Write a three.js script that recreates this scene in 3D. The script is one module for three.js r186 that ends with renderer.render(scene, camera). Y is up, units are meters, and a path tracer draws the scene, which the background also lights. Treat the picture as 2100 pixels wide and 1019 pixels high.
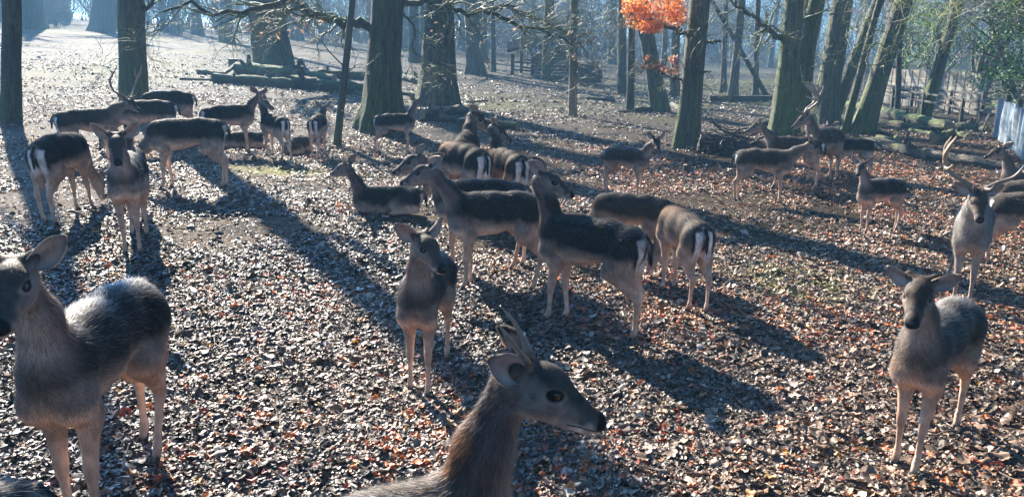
import * as THREE from 'three';
import { Sky } from 'three/addons/objects/Sky.js';

// ---------------------------------------------------------------- camera, sky, sun, haze, exposure
const DEG = Math.PI / 180;
const CAM_H = 2.0, PITCH = 14.8 * DEG, FPX = 1586, PCX = 1050, PCY = 509.5;
const scene = new THREE.Scene();
const camera = new THREE.PerspectiveCamera(2 * Math.atan(PCY / FPX) / DEG, 2100 / 1019, 0.05, 900);
camera.position.set(0, CAM_H, 0);
camera.rotation.set(-PITCH, 0, 0);
camera.name = 'camera';
const renderer = new THREE.WebGLRenderer({ antialias: true });
renderer.toneMapping = THREE.LinearToneMapping;
renderer.toneMappingExposure = 5.0;
renderer.shadowMap.enabled = true;

const SUN_AZ = 28.5 * DEG, SUN_EL = 30 * DEG;
const sunDir = new THREE.Vector3(-Math.sin(SUN_AZ) * Math.cos(SUN_EL), Math.sin(SUN_EL), -Math.cos(SUN_AZ) * Math.cos(SUN_EL));
const sky = new Sky();
sky.name = 'sky';
sky.scale.setScalar(800);
const su = sky.material.uniforms;
su.sunPosition.value.copy(sunDir);
su.turbidity.value = 6; su.rayleigh.value = 0.6; su.mieCoefficient.value = 0.004; su.mieDirectionalG.value = 0.75;
if (su.cloudCoverage) su.cloudCoverage.value = 0;
sky.userData.kind = 'structure';
scene.add(sky);
scene.environmentIntensity = 0.17;
const sun = new THREE.DirectionalLight(new THREE.Color(1.0, 0.89, 0.73), 5.0);
sun.position.copy(sunDir).multiplyScalar(60).add(new THREE.Vector3(0, 0, -15));
sun.target.position.set(0, 0, -15);
sun.castShadow = true;
sun.shadow.mapSize.set(4096, 4096);
Object.assign(sun.shadow.camera, { left: -45, right: 45, top: 45, bottom: -45, near: 1, far: 200 });
scene.add(sun, sun.target);
scene.fog = new THREE.FogExp2(new THREE.Color().setRGB(0.32, 0.66, 1.0), 0.0026);

// ---------------------------------------------------------------- small helpers
function rngOf(seed) {
  let a = seed >>> 0;
  return () => { a = (a + 0x6D2B79F5) | 0; let t = Math.imul(a ^ (a >>> 15), 1 | a); t = (t + Math.imul(t ^ (t >>> 7), 61 | t)) ^ t; return ((t ^ (t >>> 14)) >>> 0) / 4294967296; };
}
const V = (x, y, z) => new THREE.Vector3(x, y, z);
const lerp = (a, b, t) => a + (b - a) * t;
const clamp = (x, a, b) => (x < a ? a : x > b ? b : x);
function ss(a, b, x) { const t = clamp((x - a) / (b - a), 0, 1); return t * t * (3 - 2 * t); }
const mix3 = (a, b, t) => [a[0] + (b[0] - a[0]) * t, a[1] + (b[1] - a[1]) * t, a[2] + (b[2] - a[2]) * t];
const mul3 = (a, s) => [a[0] * s, a[1] * s, a[2] * s];
function h3(x, y, z) { let n = Math.imul(x, 374761393) ^ Math.imul(y, 668265263) ^ Math.imul(z, 2147483647 ^ 0x5bd1e995); n = Math.imul(n ^ (n >>> 13), 1274126177); n ^= n >>> 16; return (n >>> 0) / 4294967296; }
function noise3(x, y, z) { // 0..1
  const X = Math.floor(x), Y = Math.floor(y), Z = Math.floor(z);
  let u = x - X, v = y - Y, w = z - Z; u = u * u * (3 - 2 * u); v = v * v * (3 - 2 * v); w = w * w * (3 - 2 * w);
  const a = lerp(lerp(h3(X, Y, Z), h3(X + 1, Y, Z), u), lerp(h3(X, Y + 1, Z), h3(X + 1, Y + 1, Z), u), v);
  const b = lerp(lerp(h3(X, Y, Z + 1), h3(X + 1, Y, Z + 1), u), lerp(h3(X, Y + 1, Z + 1), h3(X + 1, Y + 1, Z + 1), u), v);
  return lerp(a, b, w);
}
const fbm = (x, y, z) => 0.55 * noise3(x, y, z) + 0.3 * noise3(x * 2.1 + 7, y * 2.1, z * 2.1) + 0.15 * noise3(x * 4.3, y * 4.3 + 3, z * 4.3);
const used = new Map();
function numbered(name) { const n = used.get(name) ?? 0; used.set(name, n + 1); return n ? name + '_' + String(n).padStart(3, '0') : name; }
function tag(o, label, category, group, kind) {
  if (label) o.userData.label = label;
  if (category) o.userData.category = category;
  if (group) o.userData.group = group;
  if (kind) o.userData.kind = kind;
  return o;
}
function thing(name, label, category, group) { const o = new THREE.Group(); o.name = numbered(name); scene.add(o); return tag(o, label, category, group); }
function shadowed(m) { m.castShadow = true; m.receiveShadow = true; return m; }

// mesh builder: positions, normals, uv in metres, linear vertex colours
class MB {
  constructor() { this.p = []; this.n = []; this.u = []; this.c = []; this.i = []; }
  get count() { return this.p.length / 3; }
  v(x, y, z, nx, ny, nz, u, w, c) { this.p.push(x, y, z); this.n.push(nx, ny, nz); this.u.push(u, w); this.c.push(c[0], c[1], c[2]); return this.p.length / 3 - 1; }
  tube(pts, radii, sides, color, cap = false, rough = 0, seed = 0, uvs = 1) {
    const n = pts.length, T = new THREE.Vector3(), N = new THREE.Vector3(), Bv = new THREE.Vector3();
    T.subVectors(pts[1], pts[0]).normalize();
    N.set(Math.abs(T.y) > 0.9 ? 1 : 0, Math.abs(T.y) > 0.9 ? 0 : 1, 0); N.addScaledVector(T, -N.dot(T)).normalize();
    let len = 0; const start = this.count;
    for (let k = 0; k < n; k++) {
      if (k > 0) len += pts[k].distanceTo(pts[k - 1]);
      T.subVectors(pts[Math.min(n - 1, k + 1)], pts[Math.max(0, k - 1)]).normalize();
      N.addScaledVector(T, -N.dot(T)).normalize(); Bv.crossVectors(T, N);
      for (let j = 0; j <= sides; j++) {
        const a = j / sides * Math.PI * 2, ca = Math.cos(a), sa = Math.sin(a);
        const nx = N.x * ca + Bv.x * sa, ny = N.y * ca + Bv.y * sa, nz = N.z * ca + Bv.z * sa;
        let r = radii[k];
        if (rough) r *= 1 + rough * (fbm(Math.cos(a) * 1.5 + seed * 9, Math.sin(a) * 1.5, len * 1.3 / Math.max(0.06, radii[0])) - 0.5);
        const c = typeof color === 'function' ? color(pts[k].x + nx * r, pts[k].y + ny * r, pts[k].z + nz * r, nx, ny, nz, len) : color;
        this.v(pts[k].x + nx * r, pts[k].y + ny * r, pts[k].z + nz * r, nx, ny, nz, j / sides * radii[0] * 6.283 * uvs, len * uvs, c);
      }
    }
    for (let k = 0; k < n - 1; k++) for (let j = 0; j < sides; j++) { const a = start + k * (sides + 1) + j, b = a + sides + 1; this.i.push(a, a + 1, b, a + 1, b + 1, b); }
    if (cap) for (const e of [0, n - 1]) {
      T.subVectors(pts[e ? e : 0], pts[e ? e - 1 : 1]).normalize();
      const col = cap === true ? [0.2, 0.15, 0.1] : cap, r0 = start + e * (sides + 1);
      const ci = this.v(pts[e].x + T.x * 0.004, pts[e].y + T.y * 0.004, pts[e].z + T.z * 0.004, T.x, T.y, T.z, 0, 0, col), ring = [];
      for (let j = 0; j <= sides; j++) { const q = (r0 + j) * 3; ring.push(this.v(this.p[q], this.p[q + 1], this.p[q + 2], T.x, T.y, T.z, 0.05 * Math.cos(j), 0.05 * Math.sin(j), col)); }
      for (let j = 0; j < sides; j++) e ? this.i.push(ci, ring[j], ring[j + 1]) : this.i.push(ci, ring[j + 1], ring[j]);
    }
  }
  geo() {
    const g = new THREE.BufferGeometry();
    g.setAttribute('position', new THREE.Float32BufferAttribute(this.p, 3)); g.setAttribute('normal', new THREE.Float32BufferAttribute(this.n, 3));
    g.setAttribute('uv', new THREE.Float32BufferAttribute(this.u, 2)); g.setAttribute('color', new THREE.Float32BufferAttribute(this.c, 3)); g.setIndex(this.i);
    return g;
  }
  build(name, mat, parent, label) {
    const m = shadowed(new THREE.Mesh(this.geo(), mat)); m.name = parent === scene ? numbered(name) : name; parent.add(m);
    if (label) m.userData.label = label;
    return m;
  }
}

// ---------------------------------------------------------------- the lie of the land and where things stand on it
const spl = (x, k) => (x * k > 30 ? x : Math.log1p(Math.exp(x * k)) / k);
function groundBase(x, z) {
  const d = -z;
  const near = 0.5 * Math.tanh(0.30 * spl(-x - 0.7, 2.5)) * ss(-1, 2, d);
  const far = spl(0.018 * (d - 13) + 0.055 * (-x - 1.5), 9) * 1.0;
  const farCapped = far > 7 ? 7 + (far - 7) * 0.3 : far;
  return lerp(near, farCapped, ss(7, 18, d));
}
function ground(x, z) {
  const d = Math.hypot(x, z), f = 1 / (1 + d * 0.03);
  return groundBase(x, z) + f * (0.05 * (fbm(x * 0.9 + 40, 1.7, z * 0.9) - 0.5) + 0.10 * (noise3(x * 0.23, 5.2, z * 0.23) - 0.5) * ss(1, 6, d));
}
const cp = Math.cos(PITCH), sp = Math.sin(PITCH);
function ray(px, py) { const x = (px - PCX) / FPX, y = -(py - PCY) / FPX; return V(x, y * cp - sp, -(cp + y * sp)); } // per metre of depth along the lens axis
function onGround(px, py, drop = 0) {
  const r = ray(px, py); let t = 1.0;
  for (let k = 0; k < 4000; k++) { const x = r.x * t, z = r.z * t; if (CAM_H + r.y * t < groundBase(x, z) + drop || t > 150) break; t += 0.03 + t * 0.001; }
  return V(r.x * t, ground(r.x * t, r.z * t), r.z * t);
}
function atDepth(px, py, t) { const r = ray(px, py); return V(r.x * t, CAM_H + r.y * t, r.z * t); }
const depthOf = (p) => -p.z * cp + (CAM_H - p.y) * sp;
function jit(rng, s) { return (rng() - 0.5) * 2 * s; }
// ---------------------------------------------------------------- ground
function dataTex(w, h, fn, srgb) {
  const d = new Uint8Array(w * h * 4);
  for (let y = 0; y < h; y++) for (let x = 0; x < w; x++) { const c = fn(x / w, y / h), k = (y * w + x) * 4; d[k] = clamp(c[0], 0, 1) * 255; d[k + 1] = clamp(c[1], 0, 1) * 255; d[k + 2] = clamp(c[2], 0, 1) * 255; d[k + 3] = 255; }
  const t = new THREE.DataTexture(d, w, h); t.wrapS = t.wrapT = THREE.RepeatWrapping; t.magFilter = THREE.LinearFilter; t.minFilter = THREE.LinearMipmapLinearFilter; if (srgb) t.colorSpace = THREE.SRGBColorSpace; t.needsUpdate = true; return t;
}
// tileable noise on a torus
function tn(u, v, f, s) { const a = u * 6.2832, b = v * 6.2832, r = f / 6.2832; return noise3(Math.cos(a) * r + s, Math.sin(a) * r + Math.cos(b) * r + s * 1.7, Math.sin(b) * r - Math.cos(a + b) * r * 0.2); }
const litterTex = dataTex(512, 512, (u, v) => { const a = tn(u, v, 60, 3), b = tn(u, v, 150, 9), c = tn(u, v, 14, 20), k = 0.28 + 0.5 * a * b * 2 + 0.25 * (c - 0.5); return [k * 1.05, k * 0.96, k * 0.86]; });
const litterBump = dataTex(512, 512, (u, v) => { const k = 0.5 * tn(u, v, 70, 31) + 0.3 * tn(u, v, 160, 5) + 0.3 * tn(u, v, 24, 8); return [k, k, k]; });
const groundMat = new THREE.MeshPhysicalMaterial({ specularIntensity: 0.12, name: 'leaf mould', vertexColors: true, map: litterTex, bumpMap: litterBump, bumpScale: 0.04, roughness: 0.8 });
const mossPatch = onGround(610, 352), palePatch = onGround(1640, 590);
function mossAt(x, z) { const a = Math.exp(-(((x - mossPatch.x) / 1.1) ** 2 + ((z - mossPatch.z) / 0.35) ** 2)), b = 0.5 * Math.exp(-(((x - palePatch.x) / 0.5) ** 2 + ((z - palePatch.z) / 0.6) ** 2)); return (a + b) * ss(0.25, 0.6, noise3(x * 6, 2, z * 6)); }
{
  const m = new MB(), NR = 330, NA = 420, rows = [];
  for (let i = 0; i <= NR; i++) rows.push(i < 4 ? i * 0.3 : 1.2 * Math.pow(520 / 1.2, Math.pow((i - 4) / (NR - 4), 1.25)));
  for (let i = 0; i <= NR; i++) for (let j = 0; j <= NA; j++) {
    const t = j / NA * 2 - 1, a = Math.sign(t) * (Math.abs(t) < 0.75 ? Math.abs(t) / 0.75 * 0.8 : 0.8 + (Math.abs(t) - 0.75) / 0.25 * (Math.PI - 0.8)), r = rows[i];
    const x = Math.sin(a) * r, z = -Math.cos(a) * r, fine = r < 25 ? 0.03 * (fbm(x * 5, 3, z * 5) - 0.5) * ss(25, 12, r) : 0;
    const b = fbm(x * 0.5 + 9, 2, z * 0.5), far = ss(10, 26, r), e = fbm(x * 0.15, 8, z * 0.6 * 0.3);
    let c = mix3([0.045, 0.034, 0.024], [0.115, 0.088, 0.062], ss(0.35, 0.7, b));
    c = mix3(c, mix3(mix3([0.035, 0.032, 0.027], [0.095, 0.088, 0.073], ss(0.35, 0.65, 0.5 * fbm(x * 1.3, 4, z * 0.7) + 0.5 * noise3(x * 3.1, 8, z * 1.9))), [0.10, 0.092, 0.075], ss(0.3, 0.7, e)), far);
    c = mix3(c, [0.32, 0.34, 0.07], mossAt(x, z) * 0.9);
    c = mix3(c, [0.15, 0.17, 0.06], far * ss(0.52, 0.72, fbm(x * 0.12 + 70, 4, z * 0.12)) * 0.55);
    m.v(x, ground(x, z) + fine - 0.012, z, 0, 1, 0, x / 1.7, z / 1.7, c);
  }
  for (let i = 0; i < NR; i++) for (let j = 0; j < NA; j++) { const a = i * (NA + 1) + j, b = a + NA + 1; m.i.push(a, b, a + 1, a + 1, b, b + 1); }
  const g = m.geo(); g.computeVertexNormals();
  const o = new THREE.Mesh(g, groundMat); o.name = 'ground'; o.receiveShadow = true; o.castShadow = true; o.userData.kind = 'structure'; scene.add(o);
}

// ---------------------------------------------------------------- fallen leaves: lobed, curled blades
function leafGeo(seed, oak) {
  const r = rngOf(seed), m = new MB(), n = 12, curl = 0.2 + 1.0 * r(), bend = (r() - 0.3) * 1.6, white = [1, 1, 1];
  const W = (t) => 0.36 * Math.pow(Math.sin(Math.PI * Math.pow(t, 0.85)), 0.8) * (oak ? 1 - 0.38 * (0.5 + 0.5 * Math.cos(t * 6.2832 * 3.2)) : 1) + 0.012;
  for (let i = 0; i <= n; i++) {
    const t = i / n, w = W(t), x = t - 0.5, y = bend * 0.3 * (x * x - 0.1) + 0.05 * Math.sin(t * 11 + seed);
    for (const s of [-1, 0, 1]) { const a = curl * s * 1.1, yy = y + (1 - Math.cos(a)) * w * 0.9 + 0.08 * (r() - 0.5) * w / 0.3; m.v(x + 0.03 * (r() - 0.5), yy, Math.sin(a) / Math.max(0.4, curl * 1.1) * w, 0, 1, 0, 0, 0, white); }
  }
  for (let i = 0; i < n; i++) for (const j of [0, 1]) { const a = i * 3 + j, b = a + 3; m.i.push(a, a + 1, b, a + 1, b + 1, b); }
  const g = m.geo(); g.computeVertexNormals(); g.deleteAttribute('color'); return g;
}
const leafMat = new THREE.MeshPhysicalMaterial({ name: 'fallen leaf', roughness: 0.62, specularIntensity: 0.55, transmission: 0.22, thickness: 0, side: THREE.DoubleSide });
const wetLeafMat = new THREE.MeshStandardMaterial({ name: 'wet fallen leaf', roughness: 0.5, side: THREE.DoubleSide });
const brightLeafMat = new THREE.MeshPhysicalMaterial({ name: 'bright fallen leaf', roughness: 0.6, transmission: 0.4, thickness: 0, side: THREE.DoubleSide });
{
  const rng = rngOf(77), sets = [];
  const kinds = [[leafMat, 11, true], [leafMat, 12, false], [wetLeafMat, 13, true], [wetLeafMat, 14, false], [leafMat, 15, true], [brightLeafMat, 16, true], [brightLeafMat, 17, false]];
  for (const [mat, seed, oak] of kinds) sets.push({ mat, geo: leafGeo(seed, oak), M: [], C: [] });
  const TOTAL = 720000, q = new THREE.Quaternion(), e = new THREE.Euler();
  for (let k = 0; k < TOTAL; k++) {
    const u = rng(), d = 1.1 * Math.pow(46 / 1.1, Math.pow(u, 1.05)), a = jit(rng, 0.66 + 0.35 / d), x = Math.tan(a) * d, z = -d + jit(rng, 0.1);
    if (Math.abs(x) > d * 0.8 + 0.6) continue;
    const dens = fbm(x * 0.8 + 3, 6, z * 0.8); if (rng() > 0.10 + 1.35 * ss(0.3, 0.62, dens)) continue;
    if (mossAt(x, z) > 0.35 && rng() < 0.7) continue;
    const orangeP = (0.035 + 0.11 * ss(0.5, 0.72, fbm(x * 0.9 + 60, 9, z * 0.9)) + 0.10 * ss(9, 12, d) * ss(17, 13, d) * ss(-1, 1, x)) * (x > -2 || d < 5 ? 1 : 0.6) * (1 - 0.85 * ss(13, 20, d));
    const wet = ss(2.5, -2.5, x + 1.2 * (noise3(x * 0.7, 9, z * 0.7) - 0.5) * 4) * ss(13, 9, d), isO = rng() < orangeP * (1 - 0.45 * wet), si = isO ? (rng() < 0.5 ? 5 : 6) : rng() < wet * 0.3 ? 2 + Math.floor(rng() * 2) : Math.floor(rng() * 5), S = sets[si];
    if (rng() < ss(18, 46, d) * 0.85) continue; const rs = rng(), size = (isO ? 0.058 * (0.5 + 0.8 * rs) : 0.014 + 0.054 * rs * rs + (rs > 0.96 ? 0.035 : 0)) * (1 + ss(9, 34, d) * 0.7);
    e.set(jit(rng, 0.36) * (rng() < 0.25 ? 2.4 : 1), rng() * 6.283, jit(rng, 0.33) * (rng() < 0.2 ? 2 : 1), 'YXZ'); q.setFromEuler(e); if (rng() < 0.35) q.multiply(new THREE.Quaternion(1, 0, 0, 0));
    S.M.push(new THREE.Matrix4().compose(V(x, ground(x, z) + 0.004 + rng() * rng() * 0.03, z), q, V(size, size * (0.8 + 0.7 * rng()), size * (0.8 + 0.4 * rng()))));
    let c, b = rng();
    if (isO) c = b < 0.6 ? [0.60, 0.17, 0.035] : b < 0.85 ? [0.36, 0.075, 0.03] : [0.55, 0.28, 0.06];
    else c = b < 0.35 ? [0.06, 0.040, 0.026] : b < 0.66 ? [0.17, 0.10, 0.058] : b < 0.93 ? [0.29, 0.195, 0.125] : [0.46, 0.37, 0.28];
    if (!isO) { const gr = (c[0] + c[1] + c[2]) / 3; c = mul3(mix3(c, [gr, gr, gr * 0.98], 0.35 * wet), 1 - 0.35 * wet); } const mo = mossAt(x, z); if (mo > 0.1) c = mix3(c, [0.3, 0.3, 0.1], mo);
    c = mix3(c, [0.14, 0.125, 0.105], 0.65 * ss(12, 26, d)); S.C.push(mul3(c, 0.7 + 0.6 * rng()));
  }
  const names = ['brown_oak_leaves', 'brown_beech_leaves', 'wet_oak_leaves', 'wet_beech_leaves', 'curled_oak_leaves', 'orange_oak_leaves', 'orange_beech_leaves'];
  const labs = ['dry brown lobed leaves lying thickly over the clearing floor', 'dry brown oval leaves lying thickly over the clearing floor', 'dark damp lobed leaves shining in the litter of the clearing', 'dark damp oval leaves shining in the litter of the clearing', 'strongly curled dry lobed leaves in the litter of the clearing', 'bright orange lobed leaves scattered singly over the brown litter', 'bright orange oval leaves scattered singly over the brown litter'];
  sets.forEach((S, i) => {
    const im = new THREE.InstancedMesh(S.geo, S.mat, S.M.length), c = new THREE.Color();
    S.M.forEach((M, k) => { im.setMatrixAt(k, M); im.setColorAt(k, c.setRGB(...S.C[k])); });
    im.castShadow = im.receiveShadow = true; im.name = names[i]; scene.add(tag(im, labs[i], 'leaves', null, 'stuff'));
  });
}

{ // broken twigs in the litter
  const rng = rngOf(909), m = new MB(), pts = [], R = [];
  for (let k = 0; k <= 4; k++) { pts.push(V(k / 4 - 0.5, jit(rng, 0.02), jit(rng, 0.05))); R.push(0.016 - 0.002 * k); }
  m.tube(pts, R, 5, [1, 1, 1], [1, 1, 1]); const g = m.geo(); g.deleteAttribute('color');
  const N = 1500, im = new THREE.InstancedMesh(g, new THREE.MeshStandardMaterial({ name: 'broken twig', roughness: 0.75 }), N), c = new THREE.Color(), q = new THREE.Quaternion(), e = new THREE.Euler();
  for (let k = 0; k < N; k++) { const d = 1.5 * Math.pow(24 / 1.5, rng()), x = Math.tan(jit(rng, 0.68)) * d, L = 0.08 + 0.34 * rng() * rng(); e.set(jit(rng, 0.15), rng() * 6.283, jit(rng, 0.12), 'YXZ'); q.setFromEuler(e); im.setMatrixAt(k, new THREE.Matrix4().compose(V(x, ground(x, -d) + 0.022, -d), q, V(L, Math.min(L, 0.35), Math.min(L, 0.35)))); im.setColorAt(k, c.setRGB(...mul3([0.17, 0.125, 0.09], 0.35 + 1.5 * rng() * rng()))); }
  im.castShadow = im.receiveShadow = true; im.name = 'broken_twigs'; scene.add(tag(im, 'short broken twigs strewn through the leaf litter of the clearing', 'twigs', null, 'stuff'));
}
// ---------------------------------------------------------------- trees
const barkTex = dataTex(512, 512, (u, v) => { const w = tn(u, v, 10, 60) * 0.05, a = tn(u * 1 + w, v * 0.12 * 8 / 8, 46, 12), b = 1 - Math.abs(2 * tn((u + w) * 3, v, 14, 3) - 1), c = tn(u, v, 90, 44), k = 0.34 + 0.30 * a + 0.22 * b + 0.24 * c; return [k, k * 0.985, k * 0.96]; }, true);
const barkBump = dataTex(512, 512, (u, v) => { const w = tn(u, v, 9, 61) * 0.08; const b = Math.pow(1 - Math.abs(2 * tn((u + w) * 4, v, 16, 3) - 1), 1.5), c = tn(u, v, 100, 44), k = 0.7 * b + 0.3 * c; return [k, k, k]; });
for (const t of [barkTex, barkBump]) t.repeat.set(1.3, 0.55);
const barkMat = new THREE.MeshStandardMaterial({ name: 'bark', vertexColors: true, map: barkTex, bumpMap: barkBump, bumpScale: 0.09, roughness: 0.9 });
const smoothBarkMat = new THREE.MeshStandardMaterial({ name: 'smooth bark', vertexColors: true, map: barkTex, bumpMap: barkBump, bumpScale: 0.03, roughness: 0.8 });
const twigMat = new THREE.MeshStandardMaterial({ name: 'twig', vertexColors: true, roughness: 0.6 });
const BARK = { oak: [0.17, 0.14, 0.11], beech: [0.19, 0.185, 0.145], dark: [0.085, 0.072, 0.062], pale: [0.46, 0.34, 0.23], grey: [0.19, 0.165, 0.14] };
const MOSS = [0.15, 0.22, 0.045];

function branchInto(mb, rng, p, dir, len, r, level, o) {
  const n = level === 0 ? 7 : level === 1 ? 5 : 4, pts = [p.clone()], R = [r], d = dir.clone(), q = p.clone();
  for (let k = 1; k <= n; k++) {
    d.x += jit(rng, o.kink ?? 0.3); d.y += jit(rng, o.kink ?? 0.3) + (o.rise ?? 0.06) - (o.droop ?? 0) * (level + 0.3) * 0.3; d.z += jit(rng, o.kink ?? 0.3); d.normalize();
    q.addScaledVector(d, len / n); pts.push(q.clone()); R.push(lerp(r, r * 0.28, k / n));
    if (level < (o.levels ?? 2) && k >= (level ? 1 : 2) && rng() < (o.dense ?? 0.85)) {
      const c = d.clone(); c.x += jit(rng, 1.1); c.y += jit(rng, 0.9) - (o.droop ?? 0) * 0.5; c.z += jit(rng, 1.1); c.normalize();
      branchInto(mb, rng, q, c, len * (0.35 + 0.35 * rng()), Math.max(o.minR ?? 0.004, R[k] * 0.6), level + 1, o);
    }
  }
  mb.tube(pts, R, level === 0 ? 6 : level === 1 ? 4 : 3, o.color);
  (o.tips ??= []).push(q.clone());
}
function trunkMesh(mb, P, o) { // o: r, H, lean(x,z), flare, moss, bark, seed, bend
  const n = Math.ceil(o.H / 0.35), pts = [], R = [], sides = o.sides ?? 18;
  for (let k = 0; k <= n; k++) {
    const h = k / n * o.H; 
    pts.push(V(P.x + o.lean[0] * h + (o.wob ?? 0.05) * o.r * 8 * (noise3(o.seed * 3.1, h * 0.35, 1) - noise3(o.seed * 3.1, 0, 1)) + (o.bend ?? 0) * h * h * 0.01, P.y - 0.12 + h, P.z + (o.lean[1] ?? 0) * h + (o.wob ?? 0.05) * o.r * 8 * (noise3(o.seed * 5.3, h * 0.35, 7) - noise3(o.seed * 5.3, 0, 7))));
    R.push(o.r * lerp(1.05, 0.45, Math.pow(h / o.H, 1.1)));
  }
  const start = mb.count, f = o.flare ?? 0.7, fh = 0.18 + o.r * 1.1;
  mb.tube(pts, R, sides, (x, y, z, nx, ny, nz) => {
    const h = y - P.y, N = fbm(x * 3 + o.seed, y * 1.2, z * 3), N2 = noise3(x * 14, y * 5, z * 14);
    const m = clamp(1.3 * (o.moss ?? 0.4) * (0.4 + ss(1.2, 0, h) * 0.9 + (-nx * 0.25)) * ss(0.3, 0.65, N) * 1.7, 0, 0.95);
    let c = mul3(o.bark, 0.6 + 0.5 * N + 0.35 * N2); c = mix3(c, mul3(MOSS, 0.6 + 0.8 * N2), m);
    if (o.barkless && h < o.barkless + 0.3 * (N - 0.5) && Math.cos(Math.atan2(nx, nz) - 0.2) > -0.4) c = mul3(BARK.pale, 0.9 + 0.7 * N2);
    if (o.scar) { const s = ss(0.22, 0.05, Math.abs((x - P.x) + 0.05 + 0.1 * N) / o.r * 0.8 - 0.02) * ss(1.5, 0.3, h) * clamp(nz, 0, 1); c = mix3(c, [0.5, 0.43, 0.34], s * 0.8); }
    return c;
  }, false, 0.22, o.seed);
  for (let k = start; k < mb.count; k++) { // root flare with buttresses
    const x = mb.p[k * 3], y = mb.p[k * 3 + 1], z = mb.p[k * 3 + 2], ring = Math.floor((k - start) / (sides + 1)), c = pts[ring], a = Math.atan2(z - c.z, x - c.x), h = Math.max(0, y - P.y);
    const e = f * Math.exp(-h / fh) * (0.55 + 0.75 * Math.pow(0.5 + 0.5 * Math.sin(a * (o.roots ?? 5) + o.seed), 1.5));
    mb.p[k * 3] = c.x + (x - c.x) * (1 + e); mb.p[k * 3 + 2] = c.z + (z - c.z) * (1 + e);
  }
  return { pts, R, at: (h) => { const t = clamp(h / o.H, 0, 1) * n, i = Math.min(n - 1, Math.floor(t)); return { p: pts[i].clone().lerp(pts[i + 1], t - i), r: lerp(R[i], R[i + 1], t - i) }; } };
}
function smoothNormals(g) { // recompute after the flare moved the skin, joining the seam of each ring
  g.computeVertexNormals(); return g;
}
const trees = [];
function tree(o) {
  const P = onGround(o.px, o.py), rng = rngOf(o.seed * 101 + 5), g = thing(o.name ?? 'bare_tree', o.label, 'tree', o.group), dep = depthOf(P), r = o.w / 2 / FPX * dep;
  P.y -= 0.02;
  const rt = ray(o.tx ?? o.px, 0), tt = P.z / rt.z, top = V(rt.x * tt, CAM_H + rt.y * tt, P.z), lean = [(top.x - P.x) / Math.max(0.5, top.y - P.y), o.leanZ ?? 0];
  const H = o.H ?? 11, bark = BARK[o.bark ?? 'grey'], mb = new MB();
  const T = trunkMesh(mb, P, { r, H, lean, flare: o.flare, moss: o.moss, bark, seed: o.seed, wob: o.wob, barkless: o.barkless, scar: o.scar, roots: o.roots, sides: o.sides ?? (o.w > 40 ? 30 : 20) });
  const tm = new THREE.Mesh(smoothNormals(mb.geo()), o.rough ? barkMat : smoothBarkMat); tm.name = 'trunk'; shadowed(tm); g.add(tm);
  const tw = new MB(), twigCol = (x, y, z) => mul3(mix3(o.twig ?? [0.15, 0.125, 0.10], MOSS, 0.25 + 0.3 * (o.moss ?? 0.4)), 0.7 + 0.6 * noise3(x * 9, y * 9, z * 9));
  // limbs given by the points they pass through, in the plane of the trunk (px, py, metres towards the viewer)
  for (const L of o.limbs ?? []) {
    const lm = new MB(), pts = L.p.map(([x, y, dz]) => { const q = ray(x, y), t = (P.z + (dz ?? 0)) / q.z; return V(q.x * t, CAM_H + q.y * t, P.z + (dz ?? 0)); });
    const c = new THREE.CatmullRomCurve3(pts).getPoints(26), r0 = L.w / 2 / FPX * dep, R = c.map((_, i) => lerp(r0, r0 * (L.end ?? 0.22), i / 26));
    for (let i = 2; i < c.length; i++) c[i].add(V(jit(rng, r0 * 0.6), jit(rng, r0 * 0.9), jit(rng, r0 * 0.6)));
    lm.tube(c, R, 9, (x, y, z, nx, ny) => mul3(mix3(bark, MOSS, clamp((o.moss ?? 0.4) * (0.4 + ny) * noise3(x * 5, y * 5, z * 5) * 1.4, 0, 0.9)), 0.55 + 0.7 * noise3(x * 12, y * 12, z * 12)), false, 0.3, o.seed + 4);
    lm.build('limb', smoothBarkMat, g);
    const nt = L.twigs ?? 12;
    for (let k = 0; k < nt; k++) { const i = 4 + Math.floor(rng() * 22), d = V(c[i].x - c[i - 1].x, c[i].y - c[i - 1].y, c[i].z - c[i - 1].z).normalize(); d.add(V(jit(rng, 0.8), jit(rng, 0.8) - (L.hang ?? 0.1), jit(rng, 0.8))).normalize(); branchInto(tw, rng, c[i], d, (L.tl ?? 1.2) * (0.5 + 0.8 * rng()), Math.min(R[i] * 0.5, 0.03), 0, { color: twigCol, levels: 2, minR: 0.0045, droop: L.droop ?? 0.12, kink: 0.45, rise: 0.02, tips: (o.tips ??= []) }); }
  }
  // the crown above
  const nl = o.nl ?? 7, cs = o.crown ?? 4.2;
  for (let k = 0; k < nl; k++) {
    const h = lerp(cs, H * 0.97, (k + rng() * 0.7) / nl), A = T.at(h), a = rng() * 6.283, el = 0.25 + 0.6 * rng(), d = V(Math.cos(a) * Math.cos(el), Math.sin(el), Math.sin(a) * Math.cos(el));
    const sub = new MB(); branchInto(sub, rng, A.p, d, (H - h) * 0.35 + 1.6 + rng() * 1.2, A.r * 0.45, 0, { color: twigCol, levels: 2, dense: 0.75, minR: 0.006 }); sub.build('limb', smoothBarkMat, g);
  }
  // small dead twigs on the bole
  for (let k = 0; k < (o.snags ?? 5); k++) { const h = 0.9 + rng() * 3.4, A = T.at(h), a = rng() * 6.283, d = V(Math.cos(a), 0.15 + jit(rng, 0.5), Math.sin(a)).normalize(); branchInto(tw, rng, A.p.clone().addScaledVector(d, A.r * 0.8), d, 0.5 + rng() * 1.1, 0.014, 0, { color: twigCol, levels: 2, kink: 0.5, droop: 0.1, minR: 0.004 }); }
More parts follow.
